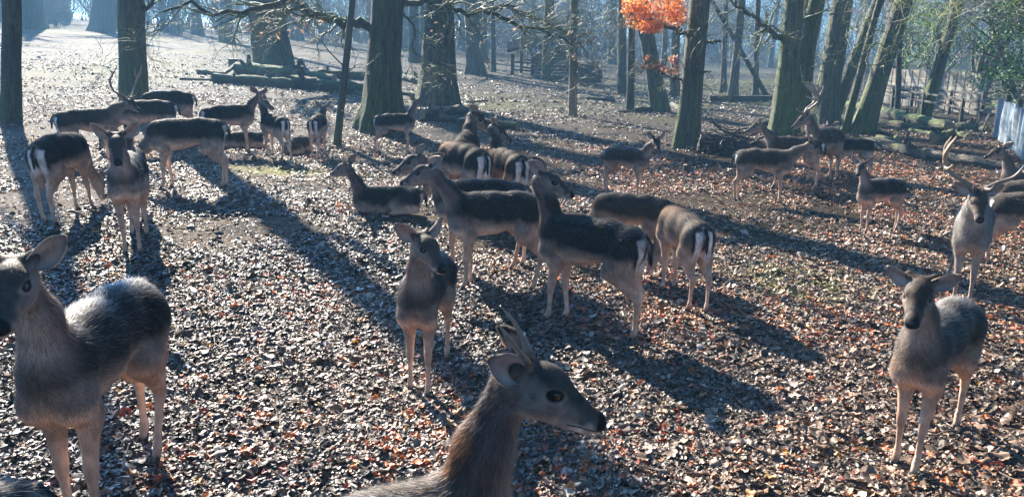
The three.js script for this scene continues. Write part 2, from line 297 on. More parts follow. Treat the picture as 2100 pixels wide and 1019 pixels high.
  if (tw.count) { const m = tw.build('twigs', twigMat, g); m.userData.kind = 'stuff'; }
  trees.push({ P, r, g }); return { g, P, T, dep, tips: o.tips };
}
const T = tree; let oakRight, bigOak;
T({ px: 18, py: 247, w: 36, tx: 20, seed: 1, bark: 'oak', moss: 0.25, rough: 1, flare: 0.25, H: 11, nl: 3, crown: 6, label: 'straight dark trunk at the far left edge of the photo', snags: 3 });
T({ px: 273, py: 226, w: 52, tx: 271, seed: 2, bark: 'oak', moss: 0.75, flare: 0.15, H: 13, nl: 3, crown: 6.5, label: 'mossy upright trunk rising behind the slender-antlered stag', snags: 3, limbs: [{ p: [[296, 20, 0], [318, -8, 0.2], [340, -40, 0.4]], w: 9, twigs: 8 }] });
T({ px: 688, py: 299, w: 15, tx: 717, seed: 3, bark: 'beech', moss: 0.35, flare: 0.2, H: 6.5, label: 'thin leaning sapling in front of the great mossy oak', crown: 4, nl: 4, snags: 5, wob: 0.25, sides: 12 });
bigOak = T({ name: 'oak_tree', px: 778, py: 268, w: 66, tx: 795, seed: 4, bark: 'oak', moss: 0.62, rough: 1, flare: 0.75, H: 13, crown: 6, label: 'great mossy oak left of centre with long low limbs to both sides', snags: 8, limbs: [
  { p: [[765, 58, 0], [735, 48, 0.2], [690, 48, 0.4], [650, 28, 0.5], [600, 8, 0.6], [540, 22, 0.7], [450, 30, 0.8], [370, 6, 0.9], [330, 20, 1]], w: 19, twigs: 26, hang: 0.45, tl: 1.0 },
  { p: [[760, 55, 0], [715, 44, -0.3], [660, 30, -0.4], [590, 22, -0.6], [520, 25, -0.8], [440, 40, -0.8]], w: 13, twigs: 20, hang: 0.4, tl: 0.9 },
  { p: [[822, 8, 0], [880, 3, 0.2], [940, 24, 0.4], [1000, 26, 0.5], [1060, 50, 0.6], [1120, 66, 0.7], [1175, 92, 0.9]], w: 13, twigs: 30, hang: 0.2, tl: 1.3, droop: 0.08 },
  { p: [[1000, 26, 0.5], [1040, 10, 0.6], [1090, 35, 0.4], [1150, 60, 0.2], [1210, 110, 0.2]], w: 7, twigs: 20, hang: 0.2, tl: 1.1, droop: 0.08 },
  { p: [[818, 20, 0], [850, 60, 0.5], [845, 100, 0.7], [870, 120, 0.8]], w: 5, twigs: 14, tl: 0.9 }] });
T({ px: 562, py: 141, w: 72, tx: 553, seed: 5, bark: 'oak', moss: 0.35, rough: 1, flare: 0.22, H: 14, crown: 6, label: 'broad hazy trunk rising behind the long pile of mossy logs' });
T({ px: 897, py: 214, w: 68, tx: 890, seed: 6, bark: 'grey', moss: 0.3, rough: 1, flare: 0.55, roots: 4, scar: 1, H: 8, nl: 4, crown: 5, label: 'broad grey trunk with flared roots and pale scar, right of the great oak' });
T({ px: 975, py: 152, w: 30, tx: 965, seed: 7, bark: 'grey', moss: 0.15, flare: 0.6, H: 13, label: 'bluish trunk in the haze left of the open shed' });
T({ px: 1174, py: 236, w: 17, tx: 1180, seed: 8, bark: 'beech', moss: 0.6, flare: 0.12, barkless: 1.15, H: 8.5, label: 'slim trunk gnawed bare and pale at the foot, right of the shed', snags: 9, sides: 14 });
T({ px: 1122, py: 163, w: 22, tx: 1126, seed: 9, bark: 'dark', moss: 0.2, flare: 0.3, H: 12, label: 'dark trunk standing right against the open shed' });
T({ px: 1276, py: 190, w: 18, tx: 1276, seed: 10, bark: 'grey', moss: 0.1, flare: 0.3, H: 12, label: 'bluish slim trunk left of the darker slim one, under the orange leaves' });
T({ px: 1293, py: 227, w: 15, tx: 1297, seed: 11, bark: 'dark', moss: 0.1, flare: 0.25, H: 11, label: 'darker slim trunk below the orange leaves, lit on its left edge', sides: 14 });
T({ px: 1357, py: 229, w: 32, tx: 1318, seed: 12, bark: 'beech', moss: 0.45, flare: 0.3, H: 11, label: 'left-leaning trunk behind the orange leaves' });
oakRight = T({ name: 'oak_tree', px: 1405, py: 305, w: 44, tx: 1440, seed: 13, bark: 'beech', moss: 0.5, flare: 0.35, H: 11, label: 'pale green trunk with two sprays of orange leaves on its left', snags: 7, limbs: [
  { p: [[1410, 68, 0], [1385, 62, 0.15], [1345, 42, 0.25], [1310, 20, 0.4], [1285, 14, 0.5]], w: 9, twigs: 14, hang: 0, tl: 0.6 }, { p: [[1398, 162, 0], [1375, 158, 0.2], [1350, 146, 0.3], [1315, 138, 0.4]], w: 6, twigs: 9, tl: 0.5, hang: -0.2 },
  { p: [[1450, 88, 0], [1466, 86, 0.1], [1484, 84, 0.2]], w: 7, twigs: 1, tl: 0.2 }, { p: [[1432, 148, 0.2], [1446, 148, 0.3], [1460, 146, 0.4]], w: 5, twigs: 1, tl: 0.2 }] });
T({ px: 1602, py: 277, w: 42, tx: 1625, seed: 14, bark: 'beech', moss: 0.75, flare: 0.4, H: 11, label: 'leftmost green trunk of the trunk clump at right', snags: 5, limbs: [{ p: [[1602, 78, 0], [1570, 58, 0.2], [1545, 38, 0.3], [1510, 8, 0.4], [1480, -12, 0.4]], w: 12, twigs: 12, tl: 0.9 }] });
T({ px: 1618, py: 272, w: 34, tx: 1678, seed: 15, bark: 'beech', moss: 0.8, flare: 0.35, H: 11, label: 'middle green trunk of the trunk clump, leaning right across its neighbour', limbs: [{ p: [[1640, 48, 0.2], [1662, 30, 0.3], [1690, 5, 0.4]], w: 8, twigs: 6 }] });
T({ px: 1642, py: 244, w: 34, tx: 1666, seed: 16, bark: 'dark', moss: 0.5, flare: 0.4, H: 11, label: 'rear dark trunk of the trunk clump at right' });
T({ px: 1688, py: 250, w: 44, tx: 1724, seed: 17, bark: 'beech', moss: 0.3, flare: 0.55, H: 11, label: 'thick grey-green trunk just right of the trunk clump' });
T({ px: 1702, py: 244, w: 26, tx: 1800, seed: 18, bark: 'beech', moss: 0.45, flare: 0.3, H: 10, label: 'strongly right-leaning trunk growing from the foot of the thick grey-green one' });
T({ px: 1764, py: 276, w: 38, tx: 1852, seed: 19, bark: 'beech', moss: 0.6, flare: 0.5, H: 10, label: 'stout right-leaning trunk with mossy yellow foot before the rail fence', snags: 6 });
T({ px: 1730, py: 276, w: 15, tx: 1806, seed: 20, bark: 'beech', moss: 0.6, flare: 0.3, H: 8, label: 'thin stem leaning right beside the stout mossy-footed trunk', sides: 12, limbs: [{ p: [[1796, 88, 0.3], [1776, 108, 0.5], [1752, 122, 0.7], [1733, 140, 0.8]], w: 5, twigs: 2 }] });
T({ px: 1843, py: 231, w: 11, tx: 1850, seed: 21, bark: 'dark', moss: 0.15, flare: 0.15, H: 9, label: 'slim straight dark trunk among the rails of the fence', sides: 12 });
T({ px: 1895, py: 237, w: 24, tx: 1962, seed: 22, bark: 'beech', moss: 0.65, flare: 0.25, H: 9, label: 'mossy leaning trunk beside the rail fence under hanging twigs', limbs: [
  { p: [[1918, 130, 0.2], [1930, 95, 0.3], [1925, 60, 0.4], [1945, 20, 0.5]], w: 6, twigs: 14, hang: 0.5, droop: 0.35, tl: 1.2 } ] });
T({ name: 'dead_trunk', px: 1578, py: 196, w: 10, tx: 1464, seed: 23, bark: 'dark', moss: 0.3, flare: 0.1, H: 7, nl: 2, crown: 5, label: 'thin dead trunk leaning far to the left behind the trunk clump', sides: 12 });
T({ px: 1503, py: 196, w: 17, tx: 1522, seed: 24, bark: 'grey', moss: 0.1, flare: 0.5, H: 12, label: 'bluish trunk behind the timber beam, thicker of the pair' });
T({ px: 1484, py: 189, w: 11, tx: 1490, seed: 25, bark: 'grey', moss: 0.1, flare: 0.7, H: 12, label: 'bluish trunk behind the timber beam, thinner of the pair' });
T({ px: 1550, py: 195, w: 11, tx: 1556, seed: 26, bark: 'grey', moss: 0.1, flare: 0.5, H: 11, label: 'slim bluish trunk at the foot of the leaning dead one' });
T({ px: 206, py: 64, w: 36, tx: 206, seed: 27, bark: 'grey', moss: 0.1, flare: 0.5, H: 15, label: 'hazy blue trunk on the hilltop left of the mossy upright trunk' });
T({ px: 128, py: 34, w: 24, tx: 126, seed: 28, bark: 'grey', moss: 0.1, flare: 0.4, H: 15, label: 'hazy trunk on the hilltop, second from the left edge' });
T({ px: 62, py: 26, w: 22, tx: 64, seed: 29, bark: 'grey', moss: 0.1, flare: 0.4, H: 15, label: 'faint hazy trunk on the hilltop next to the edge trunk' });
T({ px: 850, py: 128, w: 22, tx: 848, seed: 30, bark: 'dark', moss: 0.1, flare: 0.3, H: 13, label: 'blue-shadowed trunk between the great oak and the scarred grey trunk' });
T({ px: 1012, py: 148, w: 10, tx: 1010, seed: 31, bark: 'grey', moss: 0.1, flare: 0.2, H: 10, nl: 4, label: 'thin grey stem just left of the shed posts', sides: 12 });
T({ px: 1384, py: 196, w: 16, tx: 1392, seed: 32, bark: 'grey', moss: 0.1, flare: 0.6, H: 12, label: 'hazy stem seen between leaning trunk and pale green trunk' });

// leaves that stay on the oak at right
const oakLeafMat = new THREE.MeshPhysicalMaterial({ name: 'oak leaf', vertexColors: true, roughness: 0.8, transmission: 0.6, thickness: 0, side: THREE.DoubleSide });
function leafSpray(parent, name, P0, blobs, count, cols, size, seed, mat) {
  const rng = rngOf(seed), mb = new MB();
  for (let k = 0; k < count; k++) {
    const b = blobs[Math.floor(rng() * blobs.length)], q = ray(b[0] + jit(rng, 1) * b[2] * Math.sqrt(rng()), b[1] + jit(rng, 1) * b[3] * Math.sqrt(rng())), z = P0.z + b[4] + jit(rng, b[5] ?? 0.45), t = z / q.z, p = V(q.x * t, CAM_H + q.y * t, z);
    if (noise3(p.x * 4.5 + seed, p.y * 4.5, p.z * 4.5) < 0.43) continue;
    const s = size * (0.6 + 0.8 * rng()), a = V(jit(rng, 1), jit(rng, 1) - 0.5, jit(rng, 1)).normalize(), n = V(jit(rng, 1), jit(rng, 1), jit(rng, 1)).cross(a).normalize(), w = a.clone().cross(n), c = mul3(cols[Math.floor(rng() * cols.length)], 0.7 + 0.6 * rng());
    const i0 = mb.count, put = (u, v, o) => mb.v(p.x + a.x * u * s + w.x * v * s + n.x * o * s, p.y + a.y * u * s + w.y * v * s + n.y * o * s, p.z + a.z * u * s + w.z * v * s + n.z * o * s, n.x, n.y, n.z, 0, 0, c);
    put(-0.5, 0, 0); put(-0.1, 0.28, 0.12); put(-0.1, -0.28, 0.12); put(0.25, 0.2, 0.1); put(0.25, -0.2, 0.1); put(0.52, 0, -0.06);
    mb.i.push(i0, i0 + 1, i0 + 2, i0 + 1, i0 + 3, i0 + 2, i0 + 2, i0 + 3, i0 + 4, i0 + 3, i0 + 5, i0 + 4);
  }
  const m = mb.build(name, mat, parent); m.userData.kind = 'stuff'; return m;
}
const ORANGE = [[0.88, 0.36, 0.08], [0.84, 0.30, 0.07], [0.88, 0.45, 0.15], [0.68, 0.24, 0.07]];
leafSpray(oakRight.g, 'orange_foliage', oakRight.P, [[1345, 18, 62, 30, 0.4], [1310, 35, 35, 26, 0.5], [1385, 25, 28, 30, 0.3], [1335, 55, 28, 14, 0.4], [1300, 12, 26, 22, 0.6], [1350, -20, 55, 26, 0.4]], 4200, ORANGE, 0.062, 5, oakLeafMat);
leafSpray(oakRight.g, 'withered_foliage', oakRight.P, [[1365, 138, 34, 11, 0.3], [1340, 136, 26, 8, 0.4], [1328, 118, 8, 6, 0.4], [1382, 120, 10, 8, 0.2], [1375, 146, 22, 9, 0.25]], 520, [[0.42, 0.17, 0.08], [0.34, 0.16, 0.10], [0.5, 0.22, 0.1]], 0.075, 6, oakLeafMat);
leafSpray(bigOak.g, 'withered_leaves', bigOak.P, [[980, 50, 110, 45, 0.6, 0.9], [1190, 90, 40, 50, 0.6, 0.9], [600, 50, 120, 40, 0.5, 0.8]], 300, [[0.42, 0.26, 0.16], [0.30, 0.19, 0.13], [0.5, 0.35, 0.22]], 0.08, 7, oakLeafMat);

// trunks in the haze, further and further back
{
  const G = 'bare trunks far back in the hazy wood', L = 'bare trunk far back in the blue haze of the wood', protos = [], rng = rngOf(4242);
  for (let k = 0; k < 5; k++) {
    const g = thing('distant_tree', L, 'tree', G), mb = new MB(), r = 0.2 + 0.07 * k, o = { r, H: 15, lean: [jit(rng, 0.05), jit(rng, 0.05)], flare: 0.5, moss: 0.2, bark: BARK[['grey', 'dark', 'grey', 'beech', 'oak'][k]], seed: 300 + k, sides: 12 };
    const TT = trunkMesh(mb, V(0, 0, 0), o), tm = new THREE.Mesh(smoothNormals(mb.geo()), smoothBarkMat); tm.name = 'trunk'; shadowed(tm); g.add(tm);
    const cr = new MB(); const col = (x, y, z) => mul3([0.15, 0.125, 0.10], 0.7 + 0.6 * noise3(x * 5, y * 5, z * 5));
    for (let q = 0; q < 15; q++) { const h = 1.6 + Math.pow(rng(), 0.8) * 12.5, A = TT.at(h), a = rng() * 6.283, el = h < 5 ? jit(rng, 0.4) : 0.2 + 0.6 * rng(); branchInto(cr, rng, A.p, V(Math.cos(a) * Math.cos(el), Math.sin(el), Math.sin(a) * Math.cos(el)), 1.8 + rng() * 2.6, Math.min(A.r * 0.4, h < 5 ? 0.04 : 0.12), 0, { color: col, levels: 2, dense: 0.8, minR: 0.010, droop: h < 5 ? 0.12 : 0 }); }
    const cm = cr.build('crown', twigMat, g); protos.push(g);
  }
  let n = 0; const placed = [];
  for (let k = 0; k < 900 && n < 96; k++) {
    const d = 30 + 95 * Math.pow(rng(), 0.8), u = jit(rng, 0.86), x = u * d, z = -d;
    const px = PCX + u * FPX * 1.02; if (d < 75 && px > 1000 && px < 1250) continue; if (d < 62 && px < 780) continue; if (d < 40 && px < 980) continue; if (d < 36 && px > 1700) continue; if (d < 60 && px > 1410 && px < 1590 && d < 48) continue;
    if (placed.some(([a, b]) => Math.hypot(a - x, b - z) < 2.2) || trees.some((t) => Math.hypot(t.P.x - x, t.P.z - z) < 2)) continue;
    placed.push([x, z]);
    const proto = protos[n % 5], g = n < 5 ? proto : proto.clone(); if (n >= 5) { g.name = numbered('distant_tree'); scene.add(g); }
    g.position.set(x, ground(x, z), z); g.rotation.y = rng() * 6.283; g.scale.setScalar(0.8 + 0.6 * rng()); n++;
  }
  // undergrowth and young growth that closes the view
  const bush = new MB(), col = (x, y, z) => mul3([0.16, 0.135, 0.11], 0.6 + 0.8 * noise3(x * 5, y * 5, z * 5));
  for (let q = 0; q < 9; q++) { const a = rng() * 6.283, o = V(jit(rng, 0.5), 0, jit(rng, 0.5)); branchInto(bush, rng, o, V(Math.cos(a) * 0.35, 1, Math.sin(a) * 0.35).normalize(), 4 + rng() * 4, 0.05, 0, { color: col, levels: 2, dense: 0.95, minR: 0.012, kink: 0.3 }); }
  const bm = new THREE.MeshStandardMaterial({ name: 'young growth', vertexColors: true, roughness: 0.8 }), N = 420, im = new THREE.InstancedMesh(bush.geo(), bm, N), Q = new THREE.Quaternion();
  for (let k = 0; k < N; k++) { const d = 78 + 60 * rng(), u = jit(rng, 0.95), x = u * d, z = -d, s = 0.7 + 0.8 * rng(); im.setMatrixAt(k, new THREE.Matrix4().compose(V(x, ground(x, z), z), Q.setFromAxisAngle(V(0, 1, 0), rng() * 6.283), V(s, s * (0.7 + 0.6 * rng()), s))); }
  im.name = 'young_growth'; im.castShadow = im.receiveShadow = true; scene.add(tag(im, 'tangle of bare young growth closing the view at the back of the wood', 'undergrowth', null, 'stuff'));
}
// evergreens
const greenMat = new THREE.MeshPhysicalMaterial({ name: 'evergreen leaf', vertexColors: true, specularIntensity: 0.4, roughness: 0.55, transmission: 0.25, thickness: 0, side: THREE.DoubleSide });
function evergreen(o) { // dense leafy bush or small tree: stems, and leaves in clumps through its volume
  const P = onGround(o.px, o.py), g = thing(o.name, o.label, o.cat ?? 'tree'), rng = rngOf(o.seed), st = new MB();
  const H = o.h, Wd = o.wd;
  for (let k = 0; k < o.stems; k++) { const a = rng() * 6.283; branchInto(st, rng, V(P.x + jit(rng, 0.15), P.y - 0.05, P.z + jit(rng, 0.15)), V(Math.cos(a) * 0.35, 1, Math.sin(a) * 0.3).normalize(), H * (0.6 + 0.35 * rng()), 0.05 + 0.05 * rng() + (o.fat ?? 0), 0, { color: (x, y, z) => mul3(BARK.oak, 0.6 + 0.6 * noise3(x * 6, y * 6, z * 6)), levels: 1, kink: 0.2 }); }
  st.build('trunk', twigMat, g);
  const lf = new MB(), clumps = [];
  for (let k = 0; k < o.clumps; k++) { const a = rng() * 6.283, y = lerp(o.low, 1, Math.pow(rng(), 0.8)), rr = Math.sqrt(rng()) * Wd * Math.pow(Math.sin(Math.PI * clamp(0.12 + 0.8 * y, 0, 1)), 0.6); clumps.push(V(P.x + Math.cos(a) * rr, P.y + y * H, P.z + Math.sin(a) * rr)); }
  for (const c of clumps) {
    const tone = 0.5 + 0.9 * rng(), cr = o.cr * (0.6 + 0.7 * rng()), dr = o.droop ?? 0;
    for (let k = 0; k < o.leaves; k++) {
      const v = V(jit(rng, 1), jit(rng, 0.7), jit(rng, 1)).multiplyScalar(cr), p = c.clone().add(v); p.y -= dr * v.length() * 0.8; if (p.y < P.y + 0.02) continue;
      const a = V(v.x, -dr * 1.5 * cr + jit(rng, 0.2), v.z).add(V(jit(rng, 0.2), jit(rng, 0.2), jit(rng, 0.2))).normalize(), nn = V(jit(rng, 1), 1, jit(rng, 1)).normalize(), w = a.clone().cross(nn).normalize(), s = o.size * (0.6 + 0.8 * rng()), wl = s * (o.narrow ?? 0.45), cc = mul3(o.cols[Math.floor(rng() * o.cols.length)], tone * (0.7 + 0.6 * rng())), i0 = lf.count, n2 = w.clone().cross(a);
      const put = (u, q, b) => lf.v(p.x + a.x * u * s + w.x * q * wl + n2.x * b * s, p.y + a.y * u * s + w.y * q * wl + n2.y * b * s, p.z + a.z * u * s + w.z * q * wl + n2.z * b * s, n2.x, n2.y, n2.z, 0, 0, cc);
      put(-0.5, 0, 0); put(0, 0.5, 0.1); put(0, -0.5, 0.1); put(0.5, 0, -0.05); lf.i.push(i0, i0 + 1, i0 + 2, i0 + 1, i0 + 3, i0 + 2);
    }
  }
  const m = lf.build('crown', greenMat, g); return g;
}
const DARKG = [[0.025, 0.055, 0.025], [0.035, 0.075, 0.03], [0.02, 0.04, 0.022]], MIDG = [[0.05, 0.15, 0.025], [0.08, 0.20, 0.03], [0.035, 0.10, 0.02]], LIGHTG = [[0.18, 0.36, 0.03], [0.13, 0.28, 0.03], [0.24, 0.38, 0.05]];
evergreen({ name: 'evergreen_shrub', cat: 'shrub', px: 2125, py: 262, h: 3.8, wd: 1.6, stems: 6, clumps: 330, leaves: 46, cr: 0.34, low: 0.12, size: 0.09, cols: MIDG, seed: 31, label: 'leafy evergreen shrub behind the pale blue screen at the right edge' });
evergreen({ name: 'evergreen_shrub', cat: 'shrub', px: 2200, py: 275, h: 4.2, wd: 1.6, stems: 5, clumps: 120, leaves: 40, cr: 0.36, low: 0.1, size: 0.09, cols: MIDG, seed: 32, label: 'second evergreen shrub further right, partly cut by the frame' });
evergreen({ name: 'yew_tree', px: 2000, py: 222, h: 4.4, wd: 2.6, stems: 4, fat: 0.1, clumps: 150, leaves: 70, cr: 0.5, low: 0.36, size: 0.10, narrow: 0.22, droop: 0.5, cols: DARKG, seed: 33, label: 'dark drooping evergreen behind the rail fence under the hanging twigs' });
evergreen({ name: 'evergreen_shrub', cat: 'shrub', px: 1905, py: 206, h: 3.2, wd: 1.6, stems: 4, clumps: 60, leaves: 40, cr: 0.3, low: 0.35, size: 0.09, cols: LIGHTG, seed: 34, label: 'light green shrub beyond the pale board wall, behind the mossy leaning trunk' });
evergreen({ name: 'evergreen_shrub', cat: 'shrub', px: 1850, py: 190, h: 3.2, wd: 2.0, stems: 4, clumps: 70, leaves: 40, cr: 0.34, low: 0.3, size: 0.09, cols: MIDG, seed: 35, label: 'mid green shrub beyond the pale wall near the slim dark trunk' });
for (const [x, y, h, w, s, lab] of [[1490, 132, 6, 3.2, 41, 'dark conifer mass in the haze just right of the pale green trunk'], [1570, 128, 7, 3.4, 42, 'dark conifer in the haze left of the trunk clump'], [1655, 130, 7.5, 3.2, 43, 'dark conifer in the haze behind the trunk clump'], [1215, 132, 6.5, 2.6, 44, 'dark drooping conifer in the haze right of the shed']])
  evergreen({ name: 'conifer', px: x, py: y, h, wd: w, stems: 2, clumps: 110, leaves: 60, cr: 0.7, low: 0.1, size: 0.2, narrow: 0.2, droop: 0.5, cols: DARKG, seed: s, label: lab });
// the birch-like tree outside the right edge whose twigs hang into the picture
{
  const rng = rngOf(99), P = onGround(2300, 330), g = thing('weeping_tree', 'light-barked tree beyond the right edge whose hanging twigs fill the upper right corner', 'tree'), mb = new MB();
  const TT = trunkMesh(mb, P, { r: 0.22, H: 9, lean: [-0.05, 0], flare: 0.4, moss: 0.5, bark: BARK.beech, seed: 88 }); const tm = new THREE.Mesh(smoothNormals(mb.geo()), smoothBarkMat); tm.name = 'trunk'; shadowed(tm); g.add(tm);
  const tw = new MB(), col = (x, y, z) => { const n = noise3(x * 3, y * 3, z * 3); return mul3(mix3([0.42, 0.35, 0.24], [0.34, 0.40, 0.08], ss(0.35, 0.65, n)), 0.7 + 0.6 * noise3(x * 11, y * 11, z * 11)); };
  for (let k = 0; k < 30; k++) {
    const h = 3.05 + rng() * 2.4, A = TT.at(h), pts = [A.p.clone()], dx = -(1.0 + 3.1 * rng()), dz = jit(rng, 2.4), n = 8;
    for (let i = 1; i <= n; i++) { const t = i / n; pts.push(V(A.p.x + dx * t + jit(rng, 0.08), A.p.y + 1.1 * t - (0.9 + 1.1 * rng()) * t * t + jit(rng, 0.06), A.p.z + dz * t + jit(rng, 0.1))); }
    const lm = new MB(); lm.tube(pts, pts.map((_, i) => lerp(0.035, 0.007, i / n)), 6, col); lm.build('limb', twigMat, g);
    for (let q = 0; q < 16; q++) { const i = 1 + Math.floor(rng() * n), d = V(-0.6 + jit(rng, 0.9), -0.5 + jit(rng, 0.6), jit(rng, 0.8)).normalize(); branchInto(tw, rng, pts[i], d, 0.6 + 0.9 * rng(), 0.009, 0, { color: col, levels: 2, dense: 0.6, kink: 0.5, droop: 0.1, rise: 0.05, minR: 0.0055 }); }
  }
  tw.build('twigs', twigMat, g).userData.kind = 'stuff';
}
// ---------------------------------------------------------------- logs, stumps, brush
const woodMat = new THREE.MeshStandardMaterial({ name: 'old wood', vertexColors: true, map: barkTex, bumpMap: barkBump, bumpScale: 0.03, roughness: 0.85 });
const endMat = new THREE.MeshStandardMaterial({ name: 'cut wood', vertexColors: true, roughness: 0.85 });
function endDisc(p, dir, r, seed) { // growth rings on a sawn end
  const m = new MB(), n = 22, k = 7, a = Math.abs(dir.y) > 0.9 ? V(1, 0, 0) : V(0, 1, 0), s = a.clone().cross(dir).normalize(), t = dir.clone().cross(s);
  for (let i = 0; i <= k; i++) for (let j = 0; j <= n; j++) { const an = j / n * 6.2832, rr = r * i / k * (1 + 0.1 * (noise3(Math.cos(an) * 2 + seed, Math.sin(an) * 2, seed) - 0.5)); const c = mul3(mix3([0.30, 0.22, 0.14], [0.16, 0.12, 0.085], noise3(i * 2.3, seed, 0) * 0.8), i === k ? 0.5 : 0.8 + 0.4 * noise3(i * 3, j, seed)); m.v(p.x + dir.x * 0.006 + (s.x * Math.cos(an) + t.x * Math.sin(an)) * rr, p.y + dir.y * 0.006 + (s.y * Math.cos(an) + t.y * Math.sin(an)) * rr, p.z + dir.z * 0.006 + (s.z * Math.cos(an) + t.z * Math.sin(an)) * rr, dir.x, dir.y, dir.z, 0, 0, c); }
  for (let i = 0; i < k; i++) for (let j = 0; j < n; j++) { const a2 = i * (n + 1) + j, b = a2 + n + 1; m.i.push(a2, b, a2 + 1, a2 + 1, b, b + 1); }
  return m;
}
function log(o) { // ends given in px (centre of the log) and its half thickness in px
  const [ax, ay, bx, by] = o.p, A = o.lift ? null : onGround(ax, ay + o.r), B = onGround(bx, by + (o.rb ?? o.r)); const a0 = A ?? onGround(ax, ay + o.r + o.lift), rA = o.r / FPX * depthOf(a0), rB = (o.rb ?? o.r) / FPX * depthOf(B);
  let a, b;
  if (o.lift) { const rr = ray(ax, ay), t = a0.z / rr.z; a = V(rr.x * t, CAM_H + rr.y * t, a0.z); } else a = a0.clone().add(V(0, rA * 0.8, 0));
  b = B.clone().add(V(0, rB * 0.8, 0));
  if (o.liftB) { const q = onGround(bx, by + o.r + o.liftB), rr = ray(bx, by), t = q.z / rr.z; b = V(rr.x * t, CAM_H + rr.y * t, q.z); }
  const g = thing(o.name ?? 'log', o.label, o.cat ?? 'log', o.group), m = new MB(), n = 16, pts = [], R = [], rng = rngOf(o.seed);
  for (let k = 0; k <= n; k++) { const t = k / n, p = a.clone().lerp(b, t); p.x += jit(rng, rA * 0.12); p.z += rA * (o.bend ?? 0.5) * Math.sin(t * 3.14) * (noise3(o.seed, t * 2, 3) - 0.5) * 2; if (!o.lift && !o.liftB) p.y = Math.max(p.y, ground(p.x, p.z) + lerp(rA, rB, t) * 0.72); pts.push(p); R.push(lerp(rA, rB, t) * (1 + (o.r > 5 && o.name === undefined ? 0.45 : 0.15) * (noise3(o.seed * 7, t * 7, 1) - 0.5))); }
  const base = o.col ?? [0.115, 0.092, 0.072], moss = o.moss ?? 0.5;
  m.tube(pts, R, 16, (x, y, z, nx, ny) => { const N = fbm(x * 4, y * 4, z * 4), N2 = noise3(x * 17, y * 17, z * 17); let c = mul3(base, 0.5 + 0.8 * N + 0.4 * (N2 - 0.5)); c = mix3(c, mul3(MOSS, 0.6 + 0.9 * N2), clamp(moss * ss(-0.2, 0.7, ny) * ss(0.25, 0.6, N) * 1.5, 0, 0.95)); if (o.pale) c = mix3(c, [0.46, 0.39, 0.3], o.pale * ss(0.35, 0.6, N) * ss(-0.3, 0.3, ny)); return c; }, false, 0.42, o.seed);
  if (o.r > 6 && o.name === undefined) for (let k = 0; k < 5; k++) { const i = 2 + Math.floor(rng() * 12), a = rng() * 3.14, d = V(jit(rng, 0.4), Math.sin(a) * 0.9 + 0.2, Math.cos(a)).normalize(), L = R[i] * (1.3 + 1.6 * rng() * rng()); m.tube([pts[i], pts[i].clone().addScaledVector(d, L * 0.7), pts[i].clone().addScaledVector(d, L + R[i] * 0.3)], [R[i] * 0.5, R[i] * 0.28, R[i] * 0.2], 7, mul3(base, 0.9), mul3(base, 2), 0.4, k); }
  const tm = new THREE.Mesh(m.geo(), woodMat); tm.geometry.computeVertexNormals(); tm.name = o.part ?? 'bark'; shadowed(tm); g.add(tm);
  const d = b.clone().sub(a).normalize();
  endDisc(pts[0], d.clone().negate(), R[0] * 0.99, o.seed).build('cut_end', endMat, g); endDisc(pts[n], pts[n].clone().sub(pts[n - 1]).normalize(), R[n] * 0.99, o.seed + 3).build('cut_end', endMat, g);
  return g;
}
